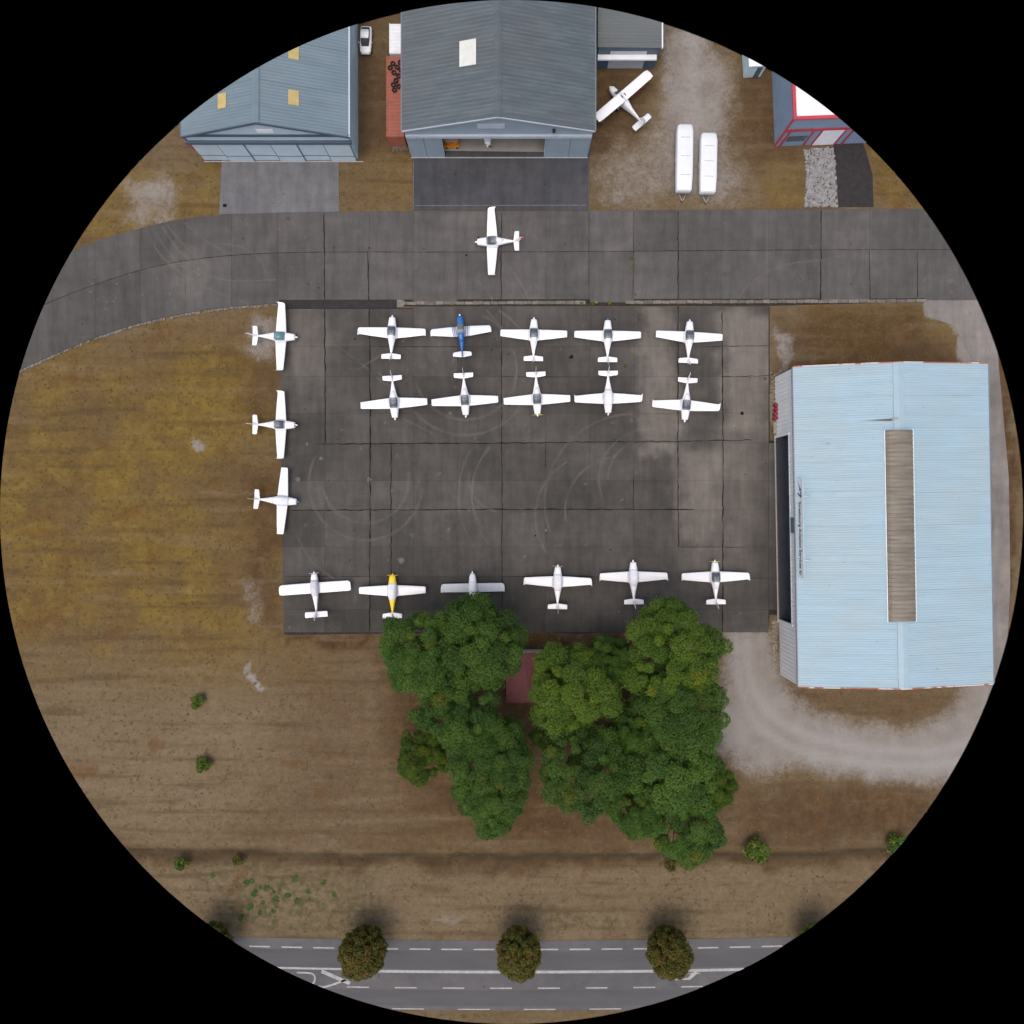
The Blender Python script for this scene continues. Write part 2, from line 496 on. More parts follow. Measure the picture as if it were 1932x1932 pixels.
M_fore_mid=pave_mat("dark_forecourt_asphalt",(0.050,0.052,0.058),(0.066,0.067,0.072),(0.12,0.12,0.12),rv=.05)
M_fore_left=pave_mat("grey_forecourt_concrete",(0.110,0.112,0.118),(0.145,0.146,0.150),(0.22,0.21,0.19),rv=.05)
M_path=pave_mat("pale_worn_path_concrete",(0.15,0.14,0.13),(0.20,0.185,0.17),(0.27,0.25,0.23),rv=.06)
M_asph_new=simple("fresh_black_asphalt",(0.030,0.028,0.029),.9,.2,1.2,.2,space='pos')
M_stone=simple("pale_kerb_stone",(0.145,0.132,0.114),.9,.25,1.8,.2,space='pos',rvar=.22)

def lerp_tab(tab):
    xs=[a for a,b in tab]; ys=[b for a,b in tab]
    return lambda x: float(np.interp(x,xs,ys))
_top=smoothpts([(-260,700),(-100,590),(20,522),(80,495),(140,471),(200,450),(260,432),(320,418),(380,409),(440,404.5),(520,401),(620,399.5),(760,399)],6)
_bot=smoothpts([(-260,860),(-120,778),(-40,735),(40,697),(100,670),(160,645),(230,620),(300,601),(380,586),(450,577.5),(525,573),(640,571),(760,572)],6)
taxi_top=lerp_tab(_top+[(1100,398),(1300,396),(1760,394),(2300,393)])
taxi_bot=lerp_tab(_bot+[(966,572),(1200,571),(1450,568),(1740,567),(2300,566)])
taxi_mid=lambda x: .555*taxi_top(x)+.445*taxi_bot(x)

apron=build("apron",MB().prism(WL([(527,582),(1452,578),(1452,831),(1466,832),(1466,1160),(1452,1160),(1450,1192),(1240,1193),(1160,1192),(1090,1196),(1000,1192),(930,1193),(536,1198)]),-.3,.02),M_dark)
tag(apron,"grey concrete parking apron of cracked slabs","apron",kind="structure")
taxi_pts=[(x,taxi_top(x)) for x in range(-250,2250,25)]+[(x,taxi_bot(x)) for x in range(2225,-275,-25)]
def strip_mesh(ft,fb,x0,x1,z,n=120):
    vs=[];fs=[]
    for i in range(n+1):
        x=x0+(x1-x0)*i/n
        vs+=[(*W(x,fb(x)),z),(*W(x,ft(x)),z)]
    for i in range(n): fs.append((2*i,2*i+2,2*i+3,2*i+1))
    return MB().add(vs,fs)
taxiway=build("taxiway",strip_mesh(taxi_top,taxi_bot,-250,2250,.02),M_dark)
tag(taxiway,"grey concrete taxiway bending away at one end past the hangars","taxiway",kind="structure")

def slab(name, poly, z0, z1, mat, parent):
    return build(name,MB().prism(poly,z0,z1),mat,parent)

gap=.16   # px
cols=[530,613,697,780,863,946,1030,1113,1196,1279,1362,1450]
rows=[577,654,711,780,836,907,962,1032,1087,1150,1193]
for i in range(len(cols)-1):
    for j in range(len(rows)-1):
        x0,x1,y0,y1=cols[i]+gap,cols[i+1]-gap,rows[j]+gap,rows[j+1]-gap
        if i==0:
            x0=527+ (y0-577)*.014
        if j==0: y0=583 if i<3 else 579
        dz=rnd.uniform(-.006,.006)
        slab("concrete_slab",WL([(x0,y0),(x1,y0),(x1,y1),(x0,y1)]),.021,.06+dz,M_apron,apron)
# strip of slabs in front of the big door
for j in range(4,10):
    y0,y1=rows[j]+gap,min(rows[j+1]-gap,1160)
    if y0>1150: continue
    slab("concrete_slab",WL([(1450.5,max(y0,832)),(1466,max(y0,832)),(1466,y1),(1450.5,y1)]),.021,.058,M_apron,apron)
tx=[-250,-150,-60,20,100,180,265,350,437,524,613,697,780,863,946,1030,1113,1196,1279,1362,1450,1549,1640,1730,1820,1910,2000,2110,2250]
for i in range(len(tx)-1):
    for r_ in (0,1):
        fa,fb=(taxi_top,taxi_mid) if r_==0 else (taxi_mid,taxi_bot)
        xs=np.linspace(tx[i]+gap,tx[i+1]-gap,5)
        if tx[i]<437: xs=np.linspace(tx[i]+.15,tx[i+1]-.15,5)
        poly=[(x,fa(x)+.3) for x in xs]+[(x,fb(x)-.3) for x in xs[::-1]]
        slab("concrete_slab",WL(poly),.021,.06+rnd.uniform(-.005,.005),M_taxi,taxiway)

# cracked, filled joints that stand out
def crack(parent,pts,w,seed,jit=.07):
    return build("joint_crack",ribbon(WL(pts),w,.071,jit,.55,seed),M_crack,parent)
cr_ap=[([(613,583),(614,836)],.13),([(697,583),(699,760),(698,1192)],.14),([(946,578),(948,1192)],.09),([(1279,578),(1279,838)],.13),([(1279,838),(1280,1032)],.12),
       ([(1362,590),(1364,838),(1363,1192)],.13),([(596,838),(760,837),(946,836),(1100,834)],.12),([(1100,834),(1279,833),(1418,830)],.11),([(552,963),(700,962),(946,961),(1310,961)],.12),
       ([(1195,900),(1195,960)],.07),([(1030,836),(1029,880)],.08),([(1330,654),(1450,652)],.06),([(1362,711),(1450,709)],.07),([(1280,1032),(1405,1032)],.06),
       ([(738,836),(738,1090)],.10),([(540,1087),(700,1088)],.05),([(946,1088),(1120,1087)],.05),([(530,962),(552,963)],.06),([(1410,1090),(1462,1092)],.07),([(697,654),(863,655)],.045),([(946,711),(1113,711)],.04)]
for s,(pts,w) in enumerate(cr_ap): crack(apron,pts,w,s+3)
cr_tx=[([(611,402),(612,475),(613,566)],.13),([(694,475),(696,566)],.12),([(946,402),(947,440)],.08),([(945,440),(946,568)],.09),([(1279,400),(1279,568)],.13),([(1549,397),(1548,565)],.11),
       ([(1640,475),(1641,565)],.09),([(1730,475),(1730,565)],.09),([(1110,400),(1111,570)],.04),([(1195,400),(1194,570)],.05)]
for s,(pts,w) in enumerate(cr_tx): crack(taxiway,pts,w,s+60)
mid_pts=[(x,taxi_mid(x)) for x in range(-100,1880,30)]
build("joint_crack",ribbon(WL(mid_pts),.07,.07,.02,.5,99),M_crack,taxiway)

# tyre scuffs: worn pale arcs
k=NT("tyre_scuff"); p=k.pos()
al=k.mr(k.noise(p,.22,4,.6),.30,.70,.03,.19)
k.fin((0.27,0.25,0.22),.9,.1); k.put(k.b.inputs["Alpha"],al); M_scuff=k.m
def arc(cx,cy,r,a0,a1,w=.42,z=.0745,par=apron):
    n=max(8,int(abs(a1-a0)/4)); pts=[(cx+r*math.cos(math.radians(a0+(a1-a0)*i/n)),cy-r*math.sin(math.radians(a0+(a1-a0)*i/n))) for i in range(n+1)]
    build("tyre_mark",ribbon(WL(pts),w,z,0,.25,int(cx+r)),M_scuff,par)
zz=.0745
for q,(cx,cy,r,a0,a1) in enumerate([(690,912,107,150,355),(690,905,82,190,370),(878,695,97,-165,20),(878,695,126,-140,60),(878,680,90,30,70),(1169,965,103,95,190),(1195,948,167,70,200),(1036,935,171,150,215),
        (1036,935,146,140,220),(1010,930,120,135,215),(1225,905,95,60,200),(1225,905,78,80,180),(742,692,28,200,360),(742,692,36,210,330),(945,905,60,160,260),(1130,975,120,120,215)]):
    arc(cx,cy,r,a0,a1,w=.45 if q<5 else .36,z=.0745+.0008*q)
for q,pts in enumerate([[(276,437),(306,484),(355,524),(400,548),(470,574)],[(290,433),(318,475),(352,508),(385,522)],[(306,428),(334,468),(372,502),(398,517)],[(316,424),(350,466),(392,500)],[(345,418),(384,452),(430,478)],
        [(420,460),(460,468),(490,490),(502,515)],[(360,562),(370,540),(362,520),(372,500)],[(395,520),(440,530),(520,528)],[(955,500),(980,530),(1000,566)],[(900,530),(930,566)],[(1395,560),(1420,530),(1480,500),(1560,490)]]):
    build("tyre_mark",ribbon(WL(smoothpts(pts,6)),.34,.074+.0008*q,0,.25,q),M_scuff,taxiway)
for q,pts in enumerate([[(918,585),(960,640),(975,700),(968,745)],[(640,655),(695,697)],[(670,700),(720,670)],[(760,790),(820,820)],[(560,1010),(590,1060),(640,1100)]]):
    build("tyre_mark",ribbon(WL(smoothpts(pts,6)),.30,.088+.0008*q,0,.25,q+40),M_scuff,apron)
# pale mortar spills and weeds at the joints
def blob(cx,cy,r,seed,n=11):
    rr=random.Random(seed); x,y=W(cx,cy)
    return [(x+r*rr.uniform(.6,1.2)*math.cos(2*math.pi*i/n),y+r*rr.uniform(.6,1.2)*math.sin(2*math.pi*i/n)) for i in range(n)]
M_spill=simple("pale_spill",(0.12,0.11,0.10),.9,.3,3,.1,space='pos')
sp=random.Random(5)
for q,(cx,cy,r) in enumerate([(757,1057,.5),(846,1000,.35),(697,905,.4),(850,780,.3),(580,838,.28),(562,905,.4),(606,865,.3),(375,512,.9),(885,962,.3),(1030,1000,.25),(990,1050,.25)]+[(sp.uniform(170,330),sp.uniform(500,575),sp.uniform(.08,.2)) for _ in range(22)]):
    x_,y_=cx,cy
    ontaxi=cy<572
    if ontaxi and not (taxi_top(cx)+10<cy<taxi_bot(cx)-6): continue
    build("mortar_spill",MB().prism(blob(cx,cy,r,q),.0615,.0695),M_spill,taxiway if ontaxi else apron)
for q,(cx,cy,r) in enumerate([(1078,674,.38),(1146,768,.3),(670,640,.15),(928,660,.13),(960,765,.15),(1010,1010,.15),(800,470,.12),(880,482,.2),(903,448,.15),(1400,780,.3)]):
    build("oil_stain",MB().prism(blob(cx,cy,r,q+90,14),.0615,.0700),M_crack,taxiway if cy<572 else apron)

# dark patch strip and stone drain between taxiway and apron
drain=build("drain_channel",MB().prism(WL([(527,566),(1745,563),(1745,569),(1450,577),(748,578),(748,582),(527,582)]),-.3,.062),M_dark)
tag(drain,"stone drain channel between the taxiway and the apron","drain",kind="structure")
build("asphalt_patch",MB().prism(WL([(528,567.5),(560,567),(640,566.5),(747.5,567.5),(747.5,581),(640,581.5),(528,581)]),.0625,.078),M_asph_new,drain)
x=749.0; q=0
while x<1738:
    L=rnd.uniform(13,21); yb=572.5-(x-749)*.0048
    if 1088<x<1178:
        if rnd.random()<.25:
            build("drain_stone",MB().prism(WL([(x,yb-2),(x+L*.6,yb-2.4),(x+L*.6,yb+2),(x,yb+1.6)]),.0625,.070),M_stone,drain)
    else:
        j=lambda: rnd.uniform(-.7,.7)
        build("drain_stone",MB().prism(WL([(x,yb-3+j()),(x+L-.9,yb-3+j()),(x+L-.9,yb+3+j()),(x,yb+3+j())]),.0625,.082+rnd.uniform(-.004,.01)),M_stone,drain)
    x+=L
for yy in (568.5,576.5):
    build("drain_stone",MB().prism(WL([(749,yy-2.6),(762,yy-2.6),(762,yy+2.6),(749,yy+2.6)]),.0625,.094),M_stone,drain)

# broken kerb stones along the bend
kerb=tag(empty("kerb",(*W(300,603),0)),"line of broken pale kerb stones along the bend of the taxiway","kerb",kind="structure")
kx,ky=W(300,603); x=-30.0
while x<522:
    L=rnd.uniform(5,9)
    ya,yb=taxi_bot(x),taxi_bot(x+L)
    if rnd.random()<(.92 if x>180 else .7):
        w=rnd.uniform(3.0,5.5); o_=rnd.uniform(.4,1.4)
        P=WL([(x,ya+o_),(x+L-.7,yb+o_),(x+L-.7,yb+o_+w),(x,ya+o_+w)])
        build("kerb_stone",MB().prism([(a-kx,b-ky) for a,b in P],-.05,.07+rnd.uniform(0,.05)),M_stone,kerb)
    x+=L

# forecourts and paths
fc=build("forecourt",MB().prism(WL([(778,284),(1113,288),(1111,397.3),(779,397.6)]),-.2,.05),M_fore_mid); tag(fc,"dark asphalt forecourt before the large dark grey hangar","forecourt",kind="structure")
build("forecourt_joint",MB().prism(WL([(782,387.4),(1106,386.6),(1106,388.2),(782,389)]),.0505,.058),M_stone,fc)
for xx in (779.4,1110.2): build("forecourt_kerb",MB().prism(WL([(xx,305),(xx+1.2,305),(xx+1.2,396.8),(xx,396.8)]),.0505,.12),M_stone,fc)
fl=build("forecourt",MB().prism(WL([(419,296),(639,294),(640,399.2),(414,404.4)]),-.2,.05),M_fore_left); tag(fl,"pale grey concrete forecourt before the blue hangar","forecourt",kind="structure")
build("drain_grate",MB().prism(WL([(421,385),(428,385),(428,391),(421,391)]),.0505,.062),M_crack,fl)
for q,pts in enumerate([[(505,378),(545,355),(600,342)],[(520,388),(560,366),(610,358)],[(500,395),(560,375),(635,370)]]):
    build("tyre_mark",ribbon(WL(smoothpts(pts,6)),.4,.066+.001*q,0,.25,q),M_scuff,fl)
sp_=build("service_path",MB().prism(WL([(1742,565.5),(1800,566),(1873,567),(1885,700),(1903,900),(1906,1100),(1897,1290),(1868,1400),(1850,1400),(1868,1290),(1872,1000),(1866,690),(1838,686),(1800,614),(1744,596)]),-.2,.03),M_path)
tag(sp_,"pale worn concrete path beside and behind the pale blue hangar","path",kind="structure")
ap_=build("asphalt_path",MB().prism(WL([(1572,272),(1628,270),(1638,300),(1646,330),(1648,391),(1582,391),(1578,330)]),-.2,.03),M_asph_new)
tag(ap_,"black asphalt path leading to the blue building with red trim","path",kind="structure")
bt=build("back_track",MB().prism(WL([(1912,700),(1926,800),(1932,966),(1928,1150),(1915,1300),(2010,1300),(2010,700)]),-.2,.025),M_fore_left)
tag(bt,"grey track behind the pale blue hangar","track",kind="structure")

# ------------------------------------------------------------------ public road
def road_y(off): return lambda x: off-6.0*((x-966)/490.0)**2
M_road=pave_mat("road_asphalt",(0.085,0.084,0.088),(0.105,0.103,0.103),(0.15,0.145,0.14),rv=0,stripe=False)
k=NT("worn_lane_paint"); p=k.pos()
k.fin(k.mul((0.33,0.33,0.33),k.mr(k.noise(p,1.2,5,.7),.25,.7,.72,1.1)),.8,.2); M_paint=k.m
road=build("road",strip_mesh(road_y(1774),road_y(1906),-600,2500,.03,160),M_road); tag(road,"grey two way road with white lane markings and clipped trees beside it","road",kind="structure")
M_lane=simple("worn_lane_asphalt",(0.083,0.083,0.087),.9,.12,.5,.2,space='pos',stretch=(.2,1,1))
build("lane",strip_mesh(road_y(1795),road_y(1828),-600,2500,.034,160),M_lane,road)
build("lane",strip_mesh(road_y(1868),road_y(1898),-600,2500,.034,160),M_lane,road)
def rmark(x0,x1,off,w,n=6):
    f=road_y(off)
    build("lane_marking",ribbon([W(x0+(x1-x0)*i/n,f(x0+(x1-x0)*i/n)) for i in range(n+1)],w,.040),M_paint,road)
x=467.0-60*9
while x<1800: rmark(x,x+39,1791,.22); x+=60.4
x=655-90*7
while x<1700: rmark(x,x+41,1864,.20); x+=90
x=740-124*4
while x<1500: rmark(x,x+60,1904,.16); x+=124
rmark(650,2300,1833.5,.42,60); rmark(-400,650,1830.5,.30,50)
# hatched island and turn arrow
for pts,w in (([(560,1866),(610,1862),(640,1853),(668,1842),(700,1834.5)],.30),([(607,1832),(660,1855)],.55),([(560,1834.5),(587,1836),(594,1843),(593,1852),(588,1858)],.25)):
    build("lane_marking",ribbon(WL(smoothpts(pts,5) if len(pts)>2 else pts),w,.041),M_paint,road)
build("turn_arrow",MB().prism(WL([(1266,1846.5),(1298,1844.5),(1304,1837.5),(1296,1837.5),(1312,1833),(1322,1836.5),(1314,1837.3),(1302,1848),(1266,1849.2)]),.0345,.042),M_paint,road)

# ------------------------------------------------------------------ aeroplanes
M_white=simple("white_aircraft_paint",(0.76,0.77,0.78),.32,.03,.8,.5)
M_white_dull=simple("dull_white_aircraft_paint",(0.62,0.64,0.66),.5,.05,.8,.4)
M_cover=simple("white_fabric_cover",(0.70,0.72,0.76),.9,.07,2.5,.1)
M_cover_g=simple("pale_grey_fabric_cover",(0.55,0.55,0.60),.9,.08,2.5,.1)
M_blue=simple("blue_aircraft_paint",(0.018,0.115,0.36),.25,.06,1,.5)
M_yellow=simple("yellow_aircraft_paint",(0.80,0.56,0.015),.35,.05,1,.5)
M_lime=simple("lime_aircraft_paint",(0.55,0.68,0.05),.4,.05,1,.5)
M_bluespin=simple("bright_blue_paint",(0.03,0.20,0.42),.3,.05,1,.5)
M_red=simple("red_paint",(0.45,0.03,0.045),.45,.1,1,.4)
M_blade=simple("black_propeller",(0.02,0.02,0.022),.4,.1,1,.4)
M_bladew=simple("pale_grey_propeller",(0.45,0.45,0.44),.4,.1,1,.4)
M_tyre=simple("black_rubber",(0.018,0.018,0.018),.85,.2,3,.2)
M_cock=simple("dark_cockpit_trim",(0.05,0.055,0.065),.85,.2,3,.2)
M_seat=simple("grey_seat_leather",(0.30,0.30,0.31),.7,.15,3,.3)
M_steel=simple("grey_steel",(0.38,0.39,0.40),.5,.15,2,.5,.3)
k=NT("canopy_glass"); k.fin((0.10,0.135,0.165),.06,.6); k.put(k.b.inputs["Alpha"],.52); M_glass=k.m
k=NT("teal_canopy_glass"); k.fin((0.10,0.24,0.27),.08,.6); k.put(k.b.inputs["Alpha"],.72); M_glass_t=k.m
k=NT("green_tinted_canopy_glass"); k.fin((0.22,0.27,0.25),.08,.6); k.put(k.b.inputs["Alpha"],.45); M_glass_g=k.m
# striped wing of the blue machine
def stripe_mat(name,stops,shear):
    k=NT(name); s=k.sep(k.obj()); ax=k.math('ADD',k.math('ABSOLUTE',s[0]),k.math('MULTIPLY',s[1],shear))
    col=(0.66,0.71,0.78)
    for a,b,c in stops:
        f=k.math('MULTIPLY',k.math('GREATER_THAN',ax,a),k.math('LESS_THAN',ax,b))
        col=k.mix(f,col,c)
    return k.fin(col,.35,.5)
GREY=(0.20,0.22,0.24); NAVY=(0.035,0.07,0.28)
M_wing_stripe=stripe_mat("white_wing_with_grey_and_blue_stripes",[(.62,1.12,GREY),(.84,.88,(.7,.72,.75)),(1.20,1.30,NAVY)],-.10)
M_tail_stripe=stripe_mat("white_tail_with_grey_stripes",[(.22,.30,GREY),(.40,.47,GREY),(.55,.62,NAVY)],-.16)
M_grey_wing=simple("silver_grey_fabric_wing",(0.50,0.53,0.56),.6,.05,.6,.3,stretch=(6,.3,1))

_mc={}
def cached(key,fn,smooth=True):
    if key not in _mc:
        _mc[key]=fn().mesh(key if isinstance(key,str) else key[0],smooth)
    return _mc[key]

def sect(y,hw,z0,z1,n=20,e=2.4,taper=0.0):
    out=[]
    zc=(z0+z1)/2; hz=(z1-z0)/2
    for i in range(n):
        a=2*math.pi*i/n+math.pi/n; c,s=math.cos(a),math.sin(a)
        out.append((hw*math.copysign(abs(c)**(2/e),c)*(1-taper*max(0,s)),y,zc+hz*math.copysign(abs(s)**(2/e),s)))
    return out

NOSE=2.45
FUS={'low':[(.40,.40,.72,1.34),(.50,.455,.68,1.42),(.9,.52,.62,1.50),(1.4,.60,.58,1.56),(1.9,.65,.55,1.60),(2.6,.67,.55,1.60),(3.2,.66,.58,1.66),(3.5,.615,.64,1.68),(3.9,.52,.74,1.62),(4.4,.41,.86,1.55),(5.0,.28,.96,1.48),(5.8,.145,1.06,1.42),(6.5,.08,1.12,1.38),(6.8,.04,1.16,1.34)],
     'slim':[(.38,.34,.80,1.30),(.5,.42,.74,1.38),(.9,.50,.66,1.48),(1.5,.54,.62,1.54),(2.2,.54,.6,1.58),(3.0,.53,.62,1.62),(3.5,.46,.70,1.62),(4.2,.36,.82,1.55),(5.2,.21,.98,1.46),(6.2,.09,1.1,1.38),(6.6,.05,1.15,1.34)],
     'round':[(.30,.20,.85,1.25),(.42,.34,.74,1.40),(.8,.48,.64,1.56),(1.4,.56,.58,1.66),(2.2,.58,.56,1.74),(3.0,.53,.6,1.74),(3.6,.44,.7,1.68),(4.3,.34,.82,1.58),(5.2,.26,.96,1.48),(6.2,.18,1.06,1.42),(6.8,.10,1.12,1.38)]}
def fus_mesh(kind,d0=None,d1=None):
    def fn():
        st=FUS[kind]
        if d0 is not None:
            ds=[s[0] for s in st]
            ip=lambda d:(d,)+tuple(float(np.interp(d,ds,[s[q] for s in st])) for q in (1,2,3))
            st2=[s for s in st if d0<s[0]<d1]
            st2=[ip(max(d0,ds[0]))]+st2+[ip(min(d1,ds[-1]))]
        else: st2=st
        return MB().loft([sect(NOSE-d,hw,a,b) for d,hw,a,b in st2])
    return cached(("fuselage",kind,d0,d1),fn)

def airfoil(x,yl,yt,z,t,n=9):
    """closed section between leading edge yl and trailing edge yt"""
    c=yl-yt; up=[];lo=[]
    for i in range(n):
        u=.5*(1-math.cos(math.pi*i/(n-1)))
        th=t*c*(2.969*math.sqrt(u)-1.26*u-3.516*u*u+2.843*u**3-1.015*u**4)/2
        up.append((x,yl-u*c,z+th+.02*c*4*u*(1-u))); lo.append((x,yl-u*c,z-th*.7+.02*c*4*u*(1-u)))
    return up+lo[-2:0:-1]

def wing_mesh(kind,side):
    def fn():
        if kind=='taper': st=[(.35,.66,-1.22,.80),(.60,.64,-1.14,.82),(.80,.63,-1.02,.84),(2.5,.56,-.86,.98),(4.85,.44,-.60,1.17),(5.03,.38,-.66,1.20),(5.12,.16,-.74,1.30),(5.16,-.40,-.80,1.42)]
        elif kind=='taper_plain': st=[(.35,.66,-1.22,.80),(.60,.64,-1.14,.82),(.80,.63,-1.02,.84),(2.5,.56,-.86,.98),(4.85,.44,-.60,1.17),(5.05,.36,-.58,1.19)]
        elif kind=='rect': st=[(.35,.72,-.98,.80),(.7,.72,-.92,.82),(3,.72,-.90,.98),(5.05,.70,-.88,1.14),(5.35,.52,-.80,1.17),(5.43,.20,-.62,1.18)]
        elif kind=='blue': st=[(.35,.62,-1.00,.80),(.7,.62,-.96,.82),(1.3,.60,-.92,.86),(4.35,.42,-.62,1.08),(4.62,.10,-.66,1.10)]
        elif kind=='bent': st=[(.35,.60,-.78,.86),(.7,.60,-.76,.88),(4.4,.60,-.70,1.0),(4.72,.44,-.70,1.03),(4.84,.02,-.74,1.05)]
        elif kind=='high': st=[(0,.78,-.78,2.16),(.6,.78,-.78,2.17),(4.6,.76,-.76,2.22),(5.15,.66,-.70,2.23),(5.3,.2,-.6,2.22)]
        R=[airfoil(side*x,a,b,z,.13 if x<4.9 else .08) for x,a,b,z in st]
        if side<0: R=[r[::-1] for r in R]
        R=[r[::-1] for r in R]
        return MB().loft(R)
    return cached(("wing",kind,side),fn)

def tail_mesh(kind,side):
    def fn():
        if kind=='std': st=[(.03,-3.44,-4.30,1.34),(.3,-3.45,-4.30,1.34),(1.38,-3.60,-4.30,1.36),(1.47,-3.72,-4.28,1.36)]
        elif kind=='rect': st=[(.03,-3.62,-4.50,1.36),(1.62,-3.62,-4.50,1.37),(1.70,-3.70,-4.46,1.37)]
        elif kind=='blue': st=[(.03,-3.30,-4.20,1.34),(.3,-3.30,-4.20,1.34),(1.25,-3.42,-4.06,1.36),(1.42,-3.62,-4.06,1.36)]
        elif kind=='high': st=[(.03,-4.0,-5.0,1.46),(1.5,-4.05,-4.95,1.46),(1.62,-4.2,-4.9,1.46)]
        R=[airfoil(side*x,a,b,z,.09,7) for x,a,b,z in st]
        if side<0: R=[r[::-1] for r in R]
        R=[r[::-1] for r in R]
        return MB().loft(R)
    return cached(("tailplane",kind,side),fn)

def fin_mesh(kind):
    def fn():
        st={'std':[(1.30,-2.9,-4.35),(1.5,-3.5,-4.4),(2.0,-4.0,-4.62),(2.5,-4.38,-4.86),(2.56,-4.5,-4.88)],
            'blue':[(1.30,-2.9,-4.1),(1.6,-3.4,-4.15),(2.3,-3.72,-4.22),(2.36,-3.85,-4.2)],
            'high':[(1.40,-3.4,-4.95),(1.7,-3.9,-5.0),(2.4,-4.4,-5.1),(2.5,-4.55,-5.08)]}[kind]
        R=[[(y_,q,z) for (z_,q,y_) in [(0,p[1],p[2]) for p in airfoil(0,a,b,0,.08,7)]] for z,a,b in st]
        return MB().loft(R)
    return cached(("fin",kind),fn)

def dome_mesh(kind):
    def fn():
        # (d, halfwidth, base z, top z)
        if kind=='glass': st=[(1.78,.42,1.50,1.60),(1.90,.56,1.46,1.74),(2.2,.635,1.42,1.95),(2.65,.645,1.42,2.06),(3.05,.62,1.46,2.04),(3.30,.55,1.50,1.95),(3.40,.45,1.54,1.84)]
        elif kind=='cover': st=[(1.45,.50,1.30,1.60),(1.75,.64,1.15,1.70),(2.2,.70,1.10,1.96),(2.7,.71,1.10,2.08),(3.2,.68,1.14,1.99),(3.55,.60,1.20,1.80),(3.95,.485,1.2,1.66)]
        elif kind=='cover_slim': st=[(1.30,.50,1.20,1.60),(1.6,.57,1.15,1.74),(2.1,.62,1.10,1.98),(2.7,.62,1.10,2.06),(3.2,.58,1.14,1.96),(3.6,.47,1.2,1.70),(3.75,.44,1.2,1.64)]
        elif kind=='glass_slim': st=[(1.55,.36,1.46,1.58),(1.75,.47,1.42,1.78),(2.2,.52,1.42,2.0),(2.8,.52,1.45,2.03),(3.2,.46,1.5,1.92),(3.42,.36,1.54,1.74)]
        elif kind=='hump': st=[(2.9,.50,1.5,1.70),(3.2,.52,1.5,1.94),(3.5,.44,1.5,1.90),(3.9,.33,1.45,1.74),(4.4,.2,1.4,1.58)]
        R=[]
        for d,hw,a,b in st:
            n=14; R.append([(hw*math.copysign(abs(math.cos(math.pi*i/n))**.75,math.cos(math.pi*i/n)),NOSE-d,a+(b-a)*math.sin(math.pi*i/n)**.8 if 0<i<n else a) for i in range(n+1)])
        return MB().loft(R)
    return cached(("dome",kind),fn)

